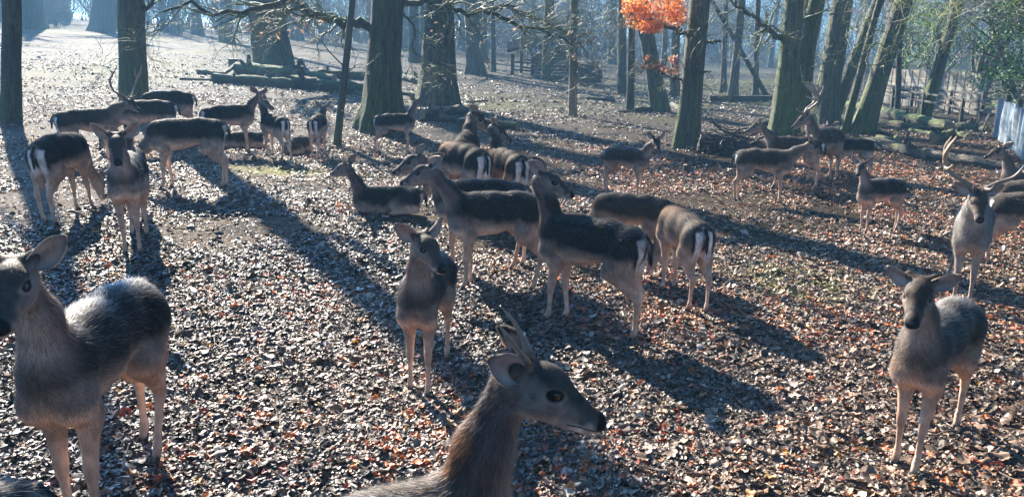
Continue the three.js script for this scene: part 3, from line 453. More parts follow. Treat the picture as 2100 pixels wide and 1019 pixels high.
const LOGS = [
  { p: [440, 158, 600, 170], r: 11, label: 'long front log of the left pile, its left half' }, { p: [598, 166, 757, 180], r: 13, label: 'thick front log of the left pile ending behind the great oak' },
  { p: [488, 138, 604, 150], r: 13, moss: 0.9, label: 'mossy upper log of the left pile below the broad hazy trunk' }, { p: [602, 147, 684, 160], r: 8, moss: 0.8, label: 'tapering mossy root log sloping right in the left pile' },
  { p: [650, 150, 758, 155], r: 9, moss: 0.9, label: 'straight mossy log of the left pile passing behind the sapling' }, { p: [368, 160, 440, 163], r: 2.4, label: 'thin branch sticking out left from the left log pile' },
  { p: [408, 145, 458, 151], r: 6, pale: 0.9, label: 'short pale-topped log at the left end of the left pile' }, { p: [455, 152, 487, 130], r: 4, pale: 0.8, liftB: 14, label: 'pale log leaning up to the round block of the left pile' },
  { p: [700, 178, 750, 194], r: 4, label: 'bare branch on the ground between sapling and great oak' }, { p: [822, 156, 868, 166], r: 8, moss: 0.7, label: 'mossy log seen between the great oak and the scarred grey trunk' }, { p: [818, 186, 872, 196], r: 5, label: 'thin log lying below the mossy one right of the great oak' },
  { p: [864, 232, 942, 222], r: 10, pale: 0.7, moss: 0.1, label: 'pale-topped log right behind the doe at the great oak' }, { p: [905, 240, 1063, 256], r: 8.5, moss: 0.5, label: 'long log with sawn right end above the central bucks' }, { p: [858, 246, 906, 243], r: 4, label: 'thin dark branch left of the sawn log' },
  { p: [1718, 208, 1948, 259], r: 10.5, moss: 1, label: 'long yellow-mossy log with sawn end in front of the rail fence' }, { p: [1799, 247, 1886, 262], r: 7, moss: 0.5, label: 'dark log wedged under the yellow-mossy one' }, { p: [1880, 264, 1936, 267], r: 5, label: 'short thin log below the sawn end of the yellow-mossy one' },
  { p: [1745, 290, 1782, 293], r: 8, moss: 0.5, label: 'short dark block at the left end of the long split log' }, { p: [1778, 290, 1900, 315], r: 13, rb: 11, moss: 0.3, label: 'thick left half of the long split log at right' }, { p: [1896, 313, 2085, 341], r: 11, rb: 9, moss: 0.1, pale: 0.7, label: 'pale weathered right half of the long split log' },
  { p: [1916, 285, 1952, 273], r: 9, pale: 0.25, label: 'grey chunk of log lying crosswise left of the leaning pole' }, { p: [1955, 275, 1988, 281], r: 7, label: 'dark chunk of log right of the grey crosswise one' }, { p: [1968, 256, 2026, 265], r: 7, moss: 0.6, label: 'dark log at the foot of the last fence posts' },
  { p: [1790, 268, 1842, 284], r: 5, moss: 0.8, label: 'upper mossy slab beside the stout leaning trunk' }, { p: [1800, 282, 1846, 292], r: 5, moss: 0.6, label: 'lower mossy slab beside the stout leaning trunk' }, { p: [1868, 268, 1912, 276], r: 5, moss: 1, label: 'bright mossy piece on the ground left of the grey chunk' },
  { name: 'pole', cat: 'pole', p: [2031, 233, 2011, 280], r: 2, lift: 40, col: [0.24, 0.2, 0.15], moss: 0, label: 'thin pole leaning against the end of the rail fence' },
  { name: 'tree_stub', cat: 'stump', p: [1441, 277, 1433, 314], r: 4.5, rb: 6.5, lift: 36, pale: 1, moss: 0, label: 'white weathered stub standing beside the pale green trunk' },
  { p: [1205, 200, 1260, 204], r: 4, label: 'dark fallen branch right of the gnawed slim trunk' }, { p: [1300, 226, 1345, 222], r: 6, label: 'dark log at the foot of the left-leaning trunk' }, { p: [1366, 205, 1395, 222], r: 5, label: 'dark log end left of the pale green trunk, by the leaning one' }, { p: [1270, 229, 1300, 228], r: 2.5, label: 'thin dark branch at the foot of the darker slim trunk' },
  { p: [1220, 257, 1280, 262], r: 1.6, label: 'thin stick on bare ground above the small brown doe' }, { p: [955, 209, 1000, 207], r: 1.6, label: 'thin stick on the shaded slope right of the scarred grey trunk' }, { p: [1540, 258, 1585, 246], r: 4, label: 'dark curved root piece left of the trunk clump' },
  { p: [330, 55, 420, 60], r: 2.5, label: 'long thin stem lying on the hilltop behind the upright mossy trunk' }, { p: [440, 58, 520, 68], r: 3, label: 'fallen stem on the hilltop left of the broad hazy trunk' },
  { name: 'stick', cat: 'stick', p: [1145, 928, 1250, 940], r: 4.2, moss: 0, label: 'thick dark stick on the leaves right of the bottom buck' }, { name: 'stick', cat: 'stick', p: [1167, 712, 1184, 682], r: 2.4, moss: 0, pale: 0.4, label: 'longer arm of the forked stick below the doe looking back' }, { name: 'stick', cat: 'stick', p: [1184, 682, 1224, 696], r: 2, moss: 0, pale: 0.4, label: 'shorter arm of the forked stick below the doe looking back' },
  { name: 'stick', cat: 'stick', p: [1366, 950, 1382, 1004], r: 3, moss: 0, pale: 0.6, label: 'pale stick on the leaves near the bottom edge' }, { name: 'stick', cat: 'stick', p: [1462, 700, 1492, 688], r: 5, moss: 0, label: 'short dark stick right of the striped-rump grazer' }, { name: 'stick', cat: 'stick', p: [1600, 985, 1760, 988], r: 3, moss: 0, label: 'long stick in the leaves left of the front right doe' }, { name: 'stick', cat: 'stick', p: [1440, 655, 1560, 650], r: 1.6, moss: 0, pale: 0.5, label: 'thin long stick right of the striped-rump grazer' },
];
LOGS.forEach((o, i) => log({ seed: 500 + i * 3, ...o }));
function block(o) { // an upright chunk: stump or sawn round with a broken outline
  const P = onGround(o.px, o.py), dep = depthOf(P), r = o.w / 2 / FPX * dep, h = o.h / FPX * dep, g = thing(o.name ?? 'stump', o.label, 'stump'), m = new MB(), rng = rngOf(o.seed), tilt = o.tilt ?? 0;
  const pts = [], R = []; for (let k = 0; k <= 8; k++) { const t = k / 8; pts.push(V(P.x + tilt * h * t, P.y - 0.03 + h * t, P.z)); R.push(r * (1 + 0.25 * Math.exp(-t * 4)) * (o.point ? 1 - 0.72 * t : 1)); }
  m.tube(pts, R, 16, (x, y, z, nx, ny) => mul3(mix3([0.15, 0.12, 0.10], MOSS, clamp((o.moss ?? 0.4) * noise3(x * 8, y * 8, z * 8) * 1.4, 0, 0.9)), 0.6 + 0.8 * noise3(x * 14, y * 14, z * 14)), false, 0.5, o.seed);
  m.geo; const tm = new THREE.Mesh(m.geo(), woodMat); tm.geometry.computeVertexNormals(); tm.name = 'bark'; shadowed(tm); g.add(tm); endDisc(pts[8], V(tilt * 0.4, 1, 0.1).normalize(), R[8] * 0.97, o.seed).build('broken_top', endMat, g);
}
block({ name: 'log_round', px: 479, py: 139, w: 19, h: 19, seed: 71, moss: 0.2, label: 'round block standing on the left end of the log pile' });
block({ px: 616, py: 143, w: 26, h: 24, point: 1, seed: 72, moss: 0.5, label: 'pointed broken chunk above the right half of the left log pile' });
block({ px: 504, py: 137, w: 18, h: 12, point: 1, seed: 73, moss: 0.4, label: 'low ragged chunk right of the round block on the left pile' });
block({ px: 1062, py: 288, w: 16, h: 11, point: 1, seed: 74, moss: 0.3, label: 'larger of two low stumps above the central does' }); block({ px: 1084, py: 288, w: 10, h: 8, point: 1, seed: 75, label: 'smaller of two low stumps above the central does' });
block({ px: 1412, py: 354, w: 34, h: 17, point: 1, tilt: -0.4, seed: 76, moss: 0.1, label: 'ragged low stump on the leaves below the pale green trunk' });
block({ px: 948, py: 262, w: 20, h: 22, seed: 77, moss: 0.3, label: 'short upright block at the left half of the sawn log' });
// brush heap of dead sticks
{
  const g = thing('brush_heap', 'dark heap of dead sticks between pale green trunk and trunk clump', 'brush heap'), rng = rngOf(808), P = onGround(1500, 315), rest = new MB();
  const A = onGround(1450, 312), B = onGround(1575, 318);
  for (let k = 0; k < 260; k++) {
    const t = rng(), c = A.clone().lerp(B, t), hgt = 0.32 * Math.sin(Math.PI * clamp(t * 0.9 + 0.05, 0, 1)), x = c.x + jit(rng, 0.15), z = c.z - 0.3 + jit(rng, 0.6), y = ground(x, z) + 0.02 + rng() * hgt, a = rng() * 6.283, L = 0.35 + rng() * 0.6, r = 0.008 + rng() * rng() * 0.035, pts = [], R = [];
    for (let i = 0; i <= 5; i++) { const s = (i / 5 - 0.5) * L; const px = x + Math.cos(a) * s + jit(rng, 0.025), pz = z + Math.sin(a) * s + jit(rng, 0.025); pts.push(V(px, Math.max(ground(px, pz) + r, y + s * jit(rng, 0.15) + (k % 5 === 0 ? Math.abs(s) * 0.4 : 0)), pz)); R.push(r * (1 - 0.08 * i)); }
    const tone = rng(), col = tone < 0.72 ? [0.07, 0.055, 0.045] : tone < 0.9 ? [0.16, 0.13, 0.10] : [0.42, 0.36, 0.29];
    if (k < 60) { const m = new MB(); m.tube(pts, R, 6, col, mul3(col, 1.5)); m.build('stick', endMat, g); } else rest.tube(pts, R, 5, col, mul3(col, 1.5));
  }
  rest.build('small_sticks', endMat, g).userData.kind = 'stuff';
}

// ---------------------------------------------------------------- carpentry: shed, beam, fences
const plankMat = new THREE.MeshStandardMaterial({ name: 'weathered board', vertexColors: true, map: barkTex, bumpMap: barkBump, bumpScale: 0.006, roughness: 0.8 });
function board(a, b, wd, th, col, up = V(0, 1, 0), seed = 0) { // a squared timber from a to b: wd along up, th across
  const d = b.clone().sub(a), L = d.length(); d.normalize(); const s = d.clone().cross(up).normalize(), u = s.clone().cross(d), m = new MB(), c = 0.12 * Math.min(wd, th), P = [[-wd / 2 + c, -th / 2], [wd / 2 - c, -th / 2], [wd / 2, -th / 2 + c], [wd / 2, th / 2 - c], [wd / 2 - c, th / 2], [-wd / 2 + c, th / 2], [-wd / 2, th / 2 - c], [-wd / 2, -th / 2 + c]];
  const n = 5, jg = (k, j) => 0.06 * Math.min(wd, th) * (noise3(seed + j, k * 1.3, 2) - 0.5);
  for (let k = 0; k <= n; k++) P.forEach(([y, z], j) => { const q = a.clone().addScaledVector(d, L * k / n).addScaledVector(u, y + jg(k, j)).addScaledVector(s, z + jg(k, j + 9)), cc = mul3(col, 0.7 + 0.6 * noise3(q.x * 5 + seed, q.y * 9, q.z * 5)); m.v(q.x, q.y, q.z, 0, 1, 0, j * wd * 0.25, L * k / n, cc); });
  for (let k = 0; k < n; k++) for (let j = 0; j < 8; j++) { const p = k * 8 + j, q = k * 8 + (j + 1) % 8; m.i.push(p, p + 8, q, q, p + 8, q + 8); }
  for (let j = 1; j < 7; j++) { m.i.push(0, j, j + 1); m.i.push(n * 8, n * 8 + j + 1, n * 8 + j); }
  let g = m.geo(); g = g.toNonIndexed(); g.computeVertexNormals(); return g;
}
function addBoard(parent, name, ...args) { const m = shadowed(new THREE.Mesh(board(...args), plankMat)); m.name = name; parent.add(m); return m; }
const atZ = (px, py, z) => { const q = ray(px, py), t = z / q.z; return V(q.x * t, CAM_H + q.y * t, z); };
{ // squared beam
  const a = onGround(1455, 207), b = onGround(1582, 207), g = thing('timber_beam', 'dark squared timber beam lying left of the trunk clump', 'beam'); a.y += 0.1; b.y += 0.1; addBoard(g, 'beam', a, b, 0.2, 0.22, [0.10, 0.085, 0.07], V(0, 1, 0), 5);
}
{ // open feeding shed
  const g = thing('open_shed', 'small open wooden shed with sagging boarded roof at the back', 'shed'), F = onGround(1092, 156), z = F.z, gy = (p) => ground(p.x, p.z), D = [0.10, 0.085, 0.072], bz = z - 2.2;
  const q = (px, zz) => { const p = atZ(px, 150, zz); p.y = gy(p) - 0.05; return p; };
  const top = (px, py, zz) => atZ(px, py, zz);
  const p1 = q(1051, z - 0.6), p2 = q(1092, z), p3 = q(1168, z), p4 = q(1100, bz), p5 = q(1165, bz); p1.z = z; 
  const h1 = top(1051, 110, z).y, h2 = top(1092, 112, z).y;
  const P1 = q(1051, z), P2 = q(1092, z), P3 = q(1166, z), B1 = P1.clone().add(V(0.5, 0, -2.2)), B3 = P3.clone().add(V(0.5, 0, -2.2)); B1.y = gy(B1); B3.y = gy(B3);
  for (const [p, h] of [[P1, h1], [P2, h2], [P3, h2], [B1, h1 + 0.1], [B3, h2 + 0.1]]) addBoard(g, 'post', p, V(p.x, h, p.z), 0.17, 0.17, mul3(D, 0.6), V(0, 0, 1), p.x);
  for (const f of [0.32, 0.72]) { addBoard(g, 'rail', V(P1.x, P1.y + f, z + 0.08), V(P2.x, P2.y + f - 0.02, z + 0.08), 0.09, 0.04, D, V(0, 1, 0), f); addBoard(g, 'rail', V(B1.x, B1.y + f, B1.z), V(P2.x + 0.5, P2.y + f, B1.z), 0.09, 0.04, D, V(0, 1, 0), f + 2); }
  const N = 7; for (let k = 0; k < N; k++) { const y0 = P3.y + 0.03 + k * (h2 - P3.y) / N; addBoard(g, 'wall_board', V(P2.x + 0.07, y0 + 0.09, z + 0.085), V(P3.x, y0 + 0.09, z + 0.085), (h2 - P3.y) / N - 0.015, 0.025, mul3(D, 0.8 + 0.4 * noise3(k, 3, 1)), V(0, 1, 0), k + 20); }
  const r = atZ(1086, 93, z), e0 = atZ(1040, 104, z), e1 = atZ(1180, 113, z); // ridge and eaves seen from the front
  const rows = 9; for (let k = 0; k < rows; k++) for (const [u, v, s] of [[e0, r, 0], [r, e1, 1]]) { const zz = z + 0.35 - (k + 0.5) * 2.9 / rows; addBoard(g, 'roof_board', V(u.x, u.y + (s ? 0.02 : 0) + 0.02 * noise3(k, s, 2) + (z + 0.35 - zz) * 0.16, zz), V(v.x, v.y + (s ? 0.02 : 0) + (z + 0.35 - zz) * 0.16, zz), 2.9 / rows - 0.012, 0.05, mul3([0.24, 0.24, 0.25], 0.7 + 0.6 * noise3(k * 3, s * 5, 1)), V(0, 0, 1), k + s * 30); }
  for (const [u, v] of [[e0, r], [r, e1]]) addBoard(g, 'fascia_board', V(u.x, u.y - 0.03, z + 0.40), V(v.x, v.y - 0.03, z + 0.40), 0.13, 0.04, [0.05, 0.045, 0.04], V(0, 1, 0), u.x);
  addBoard(g, 'brace', V(P2.x + 0.1, P2.y + 0.1, z + 0.16), V(P2.x + 0.5, h2 - 0.1, z + 0.16), 0.07, 0.05, [0.3, 0.25, 0.2], V(0, 0, 1), 44);
  // stacked wood beside it
  const s = thing('wood_stack', 'dark stack of logs and branches right of the open shed', 'wood stack'), rng = rngOf(17), S0 = onGround(1175, 170);
  for (let row = 0; row < 5; row++) for (let k = 0; k < 2; k++) { const m = new MB(), y = ground(S0.x + 0.6, S0.z) + 0.12 + row * 0.2, zz = S0.z - 0.1 - k * 0.24 + jit(rng, 0.04), x0 = S0.x + 0.15 + jit(rng, 0.12), x1 = x0 + 1.25 + jit(rng, 0.25) - row * 0.05, pts = [], R = []; for (let i = 0; i <= 6; i++) { pts.push(V(lerp(x0, x1, i / 6), y + jit(rng, 0.015), zz)); R.push(0.1); } m.tube(pts, R, 10, (x, yy, zq) => mul3([0.10, 0.085, 0.075], 0.6 + 0.8 * noise3(x * 9, yy * 9, zq * 9)), [0.26, 0.2, 0.14], 0.3, row); m.build('stacked_log', endMat, s); }
  const tb = new MB(); for (let k = 0; k < 40; k++) { const p = V(S0.x + 0.2 + rng() * 1.4, S0.y + rng() * 0.9, S0.z + 0.15 + jit(rng, 0.2)); branchInto(tb, rng, p, V(jit(rng, 1), jit(rng, 0.6) + 0.1, jit(rng, 0.5)).normalize(), 0.5 + rng() * 0.5, 0.014, 0, { color: [0.13, 0.11, 0.09], levels: 1, kink: 0.4, minR: 0.005 }); }
  tb.build('branches', twigMat, s).userData.kind = 'stuff';
}
{ // rail fence: nearer run and further run
  const D = [0.085, 0.075, 0.065];
  const run = (label, posts, rails) => { // posts: [px, bottom y, top y]
    const g = thing('rail_fence', label, 'fence'), Q = posts.map(([px, yb, yt], i) => { const b = onGround(px, yb), t = atZ(px, yt, b.z); addBoard(g, 'post', V(b.x, b.y - 0.1, b.z), V(b.x, t.y + 0.02, b.z), 0.08, 0.08, D, V(0, 0, 1), i + px); return { b, h: t.y - b.y }; });
    for (const f of rails) for (let i = 0; i < Q.length - 1; i++) { const a = Q[i], c = Q[i + 1]; addBoard(g, 'rail', V(a.b.x, a.b.y + a.h * f, a.b.z + 0.085), V(c.b.x, c.b.y + c.h * f, c.b.z + 0.085), 0.055, 0.035, D, V(0, 1, 0), i + f); }
  };
  run('nearer run of the dark rail fence, ending at the pale blue screen', [[1800, 222, 177], [1829, 229, 181], [1891, 238, 190], [1970, 257, 203], [2041, 274, 207]], [0.97, 0.66]);
  run('further run of the dark rail fence before the pale board wall', [[1806, 210, 172], [1870, 219, 178], [1947, 233, 187], [2012, 243, 190]], [0.97, 0.62]);
}
{ // pale board wall behind the fence
  const g = thing('board_wall', 'pale wall of upright weathered boards behind the rail fence', 'wall'), A = onGround(1770, 206), B = onGround(2015, 236), n = 34, base = ground(A.x, A.z), up = V(0, 1, 0);
  for (let k = 0; k < n; k++) { const t = (k + 0.5) / n, p = A.clone().lerp(B, t), w = A.distanceTo(B) / n; p.y = ground(p.x, p.z) - 0.05; const h = 1.25 + 0.05 * (noise3(k * 3, 1, 1) - 0.5); const d = B.clone().sub(A).setY(0).normalize(); addBoard(g, 'board', p.clone().addScaledVector(V(d.z, 0, -d.x), 0.012 * (k % 2)), V(p.x, p.y + h, p.z).addScaledVector(V(d.z, 0, -d.x), 0.012 * (k % 2)), 0.028, w * 0.965, mul3([0.50, 0.47, 0.41], 0.7 + 0.5 * noise3(k * 7, 2, 2)), V(d.z, 0, -d.x), k); }
}
{ // pale blue screen of hanging sheeting on posts
  const g = thing('screen_fence', 'pale blue screen of hanging sheeting at the right edge', 'fence'), A = onGround(2043, 284), B = onGround(2190, 395), m = new MB(), n = 120, rows = 8, d = B.clone().sub(A), L = Math.hypot(d.x, d.z), nx = -d.z / L, nz = d.x / L, sheet = new THREE.MeshPhysicalMaterial({ name: 'sheeting', vertexColors: true, roughness: 0.45, transmission: 0.35, thickness: 0, side: THREE.DoubleSide });
  for (let i = 0; i <= n; i++) for (let j = 0; j <= rows; j++) {
    const t = i / n, h = j / rows, x0 = A.x + d.x * t, z0 = A.z + d.z * t, fold = 0.05 * Math.sin(t * L * 9 + 1.5 * noise3(t * 12, h * 2, 1)) * (0.5 + 0.7 * noise3(t * 9, h * 1.5, 5)) + 0.03 * Math.sin(t * L * 23), sag = 0.05 * Math.abs(Math.sin(t * Math.PI * 5)) * h;
    const x = x0 + nx * fold, z = z0 + nz * fold, y = ground(x, z) + 0.01 + h * (0.86 - sag);
    const c = mul3(mix3([0.20, 0.28, 0.36], [0.42, 0.48, 0.52], ss(0.4, 0.7, fbm(t * 14, h * 1.2, 3))), 0.75 + 0.4 * noise3(t * 60, h * 3, 8)); m.v(x, y, z, nx, 0, nz, t, h, c);
  }
  for (let i = 0; i < n; i++) for (let j = 0; j < rows; j++) { const a = i * (rows + 1) + j, b = a + rows + 1; m.i.push(a, b, a + 1, a + 1, b, b + 1); }
  const s = new THREE.Mesh(m.geo(), sheet); s.geometry.computeVertexNormals(); s.name = 'sheet'; shadowed(s); g.add(s);
  for (let k = 0; k <= 5; k++) { const p = V(A.x + d.x * k / 5 + nx * -0.12, 0, A.z + d.z * k / 5 + nz * -0.12); p.y = ground(p.x, p.z) - 0.05; addBoard(g, 'post', p, V(p.x, p.y + 0.98, p.z), 0.09, 0.09, [0.10, 0.085, 0.07], V(0, 0, 1), k); }
}
// ---------------------------------------------------------------- deer: one continuous skin meshed from a smooth union of tapered bones
function boneField(bones, cell) {
  let lo = [1e9, 1e9, 1e9], hi = [-1e9, -1e9, -1e9];
  for (const b of bones) {
    b.wa = b.frame ? toWorld(b.frame, b.a) : b.a; b.wb = b.frame ? toWorld(b.frame, b.b) : b.b;
    b.lo = []; b.hi = []; const m = b.k * 1.3 + cell * 2;
    for (let i = 0; i < 3; i++) {
      b.lo[i] = Math.min(b.wa[i] - b.ra, b.wb[i] - b.rb) - m; b.hi[i] = Math.max(b.wa[i] + b.ra, b.wb[i] + b.rb) + m;
      lo[i] = Math.min(lo[i], b.lo[i] + m); hi[i] = Math.max(hi[i], b.hi[i] - m);
    }
  }
  for (let i = 0; i < 3; i++) { lo[i] -= cell * 3; hi[i] += cell * 3; }
  const nx = Math.ceil((hi[0] - lo[0]) / cell) + 1, ny = Math.ceil((hi[1] - lo[1]) / cell) + 1, nz = Math.ceil((hi[2] - lo[2]) / cell) + 1;
  const F = new Float32Array(nx * ny * nz).fill(1);
  for (const b of bones) {
    const r = (i, n) => [Math.max(0, Math.floor((b.lo[i] - lo[i]) / cell)), Math.min(n - 1, Math.ceil((b.hi[i] - lo[i]) / cell))];
    const [x0, x1] = r(0, nx), [y0, y1] = r(1, ny), [z0, z1] = r(2, nz);
    for (let z = z0; z <= z1; z++) for (let y = y0; y <= y1; y++) for (let x = x0; x <= x1; x++) {
      const d = boneDist(b, lo[0] + x * cell, lo[1] + y * cell, lo[2] + z * cell), at = (z * ny + y) * nx + x, f = F[at];
      const h = Math.max(b.k - Math.abs(d - f), 0) / b.k;
      F[at] = Math.min(d, f) - h * h * b.k * 0.25;
    }
  }
  // surface nets
  const cells = new Int32Array(nx * ny * nz).fill(-1), pos = [], idx = [], off = [0, 1, nx, nx + 1, nx * ny, nx * ny + 1, nx * ny + nx, nx * ny + nx + 1];
  const E = [[0, 1], [0, 2], [0, 4], [1, 3], [1, 5], [2, 3], [2, 6], [3, 7], [4, 5], [4, 6], [5, 7], [6, 7]];
  for (let z = 0; z < nz - 1; z++) for (let y = 0; y < ny - 1; y++) for (let x = 0; x < nx - 1; x++) {
    const at = (z * ny + y) * nx + x; let m = 0;
    for (let k = 0; k < 8; k++) if (F[at + off[k]] < 0) m |= 1 << k;
    if (m === 0 || m === 255) continue;
    let sx = 0, sy = 0, sz = 0, c = 0;
    for (const [a, b] of E) {
      if (((m >> a) & 1) === ((m >> b) & 1)) continue;
      const fa = F[at + off[a]], fb = F[at + off[b]], t = fa / (fa - fb);
      sx += lerp(a & 1, b & 1, t); sy += lerp((a >> 1) & 1, (b >> 1) & 1, t); sz += lerp(a >> 2, b >> 2, t); c++;
    }
    cells[at] = pos.length / 3;
    pos.push(lo[0] + (x + sx / c) * cell, lo[1] + (y + sy / c) * cell, lo[2] + (z + sz / c) * cell);
  }
  const S = [1, nx, nx * ny];
  for (let z = 1; z < nz - 1; z++) for (let y = 1; y < ny - 1; y++) for (let x = 1; x < nx - 1; x++) {
    const at = (z * ny + y) * nx + x, f = F[at] < 0;
    for (let ax = 0; ax < 3; ax++) {
      if (f === (F[at + S[ax]] < 0)) continue;
      const u = S[(ax + 1) % 3], v = S[(ax + 2) % 3], q = [cells[at], cells[at - u], cells[at - u - v], cells[at - v]];
      if (q.some((k) => k < 0)) continue;
      if (f) idx.push(q[0], q[1], q[2], q[0], q[2], q[3]); else idx.push(q[0], q[2], q[1], q[0], q[3], q[2]);
    }
  }
  return { pos, idx };
}
function toWorld(f, p) { return [0, 1, 2].map((i) => f.o[i] + f.f[i] * p[0] + f.u[i] * p[1] + f.s[i] * p[2]); }
function boneDist(b, x, y, z) {
  if (b.frame) {
    const f = b.frame, qx = x - f.o[0], qy = y - f.o[1], qz = z - f.o[2];
    x = qx * f.f[0] + qy * f.f[1] + qz * f.f[2]; y = qx * f.u[0] + qy * f.u[1] + qz * f.u[2]; z = qx * f.s[0] + qy * f.s[1] + qz * f.s[2];
  }
  const q = b.q, ax = x - b.a[0], ay = y - b.a[1], az = (z - b.a[2]) * q, bx = b.b[0] - b.a[0], by = b.b[1] - b.a[1], bz = (b.b[2] - b.a[2]) * q;
  const l = bx * bx + by * by + bz * bz, t = l > 0 ? clamp((ax * bx + ay * by + az * bz) / l, 0, 1) : 0;
  const dx = ax - bx * t, dy = ay - by * t, dz = az - bz * t;
  return Math.sqrt(dx * dx + dy * dy + dz * dz) - (b.ra + (b.rb - b.ra) * t);
}
const nrm = (a) => { const l = Math.hypot(...a); return a.map((v) => v / l); };
const cross = (a, b) => [a[1] * b[2] - a[2] * b[1], a[2] * b[0] - a[0] * b[2], a[0] * b[1] - a[1] * b[0]];
const dot3 = (a, b) => a[0] * b[0] + a[1] * b[1] + a[2] * b[2];
const sph = (yaw, pitch) => [Math.cos(yaw * DEG) * Math.cos(pitch * DEG), Math.sin(pitch * DEG), -Math.sin(yaw * DEG) * Math.cos(pitch * DEG)];

const furMat = new THREE.MeshPhysicalMaterial({ name: 'deer skin', vertexColors: true, roughness: 0.7, specularIntensity: 0.12 });
const hairMat = new THREE.MeshPhysicalMaterial({ name: 'deer hair', vertexColors: true, roughness: 0.55, transmission: 0.5, thickness: 0, specularIntensity: 0.22, ior: 1.5, side: THREE.DoubleSide });
const earMat = new THREE.MeshPhysicalMaterial({ name: 'deer ear', vertexColors: true, roughness: 0.85, transmission: 0.3, thickness: 0, side: THREE.DoubleSide });
const eyeMat = new THREE.MeshPhysicalMaterial({ name: 'deer eye', color: new THREE.Color().setRGB(0.008, 0.005, 0.004), roughness: 0.06, clearcoat: 1, clearcoatRoughness: 0.03 });
const noseMat = new THREE.MeshStandardMaterial({ name: 'deer nose', color: new THREE.Color().setRGB(0.012, 0.011, 0.012), roughness: 0.35 });
const antlerMat = new THREE.MeshStandardMaterial({ name: 'antler', vertexColors: true, roughness: 0.55 });
const hoofMat = new THREE.MeshStandardMaterial({ name: 'hoof', color: new THREE.Color().setRGB(0.018, 0.015, 0.013), roughness: 0.5 });
const lidGeo = new THREE.SphereGeometry(1, 18, 8, 0, Math.PI * 2, 0, 1.12), lidMat = new THREE.MeshStandardMaterial({ name: 'eyelid', color: new THREE.Color().setRGB(0.085, 0.07, 0.06), roughness: 0.7 });
const eyeGeo = new THREE.SphereGeometry(1, 18, 14);
const COATS = {
  dark: { back: [0.016, 0.014, 0.014], flank: [0.235, 0.185, 0.15], belly: [0.78, 0.58, 0.45], leg: [0.55, 0.36, 0.25], neck: [0.17, 0.115, 0.10], throat: [0.38, 0.32, 0.275], face: [0.21, 0.175, 0.15], brow: [0.07, 0.058, 0.05] },
  grey: { back: [0.13, 0.12, 0.11], flank: [0.24, 0.215, 0.19], belly: [0.55, 0.46, 0.38], leg: [0.30, 0.24, 0.19], neck: [0.24, 0.22, 0.2], throat: [0.42, 0.38, 0.33], face: [0.22, 0.18, 0.15], brow: [0.09, 0.065, 0.05] },
  pale: { back: [0.13, 0.10, 0.078], flank: [0.32, 0.23, 0.165], belly: [0.74, 0.56, 0.43], leg: [0.52, 0.36, 0.26], neck: [0.26, 0.18, 0.125], throat: [0.42, 0.34, 0.28], face: [0.24, 0.19, 0.15], brow: [0.09, 0.07, 0.055] },
  brown: { back: [0.05, 0.036, 0.027], flank: [0.26, 0.18, 0.125], belly: [0.72, 0.53, 0.40], leg: [0.55, 0.35, 0.23], neck: [0.16, 0.115, 0.085], throat: [0.40, 0.33, 0.27], face: [0.22, 0.17, 0.13], brow: [0.05, 0.036, 0.028] },
};
const HOOF = (() => { // one cloven hoof: two rounded wedges
  const m = new MB();
  for (const s of [-1, 1]) m.tube([V(-0.018, 0.05, s * 0.008), V(-0.004, 0.028, s * 0.011), V(0.012, 0.010, s * 0.012), V(0.034, 0.004, s * 0.008)], [0.010, 0.0135, 0.014, 0.004], 7, [1, 1, 1], [1, 1, 1]);
  return m.geo();
})();

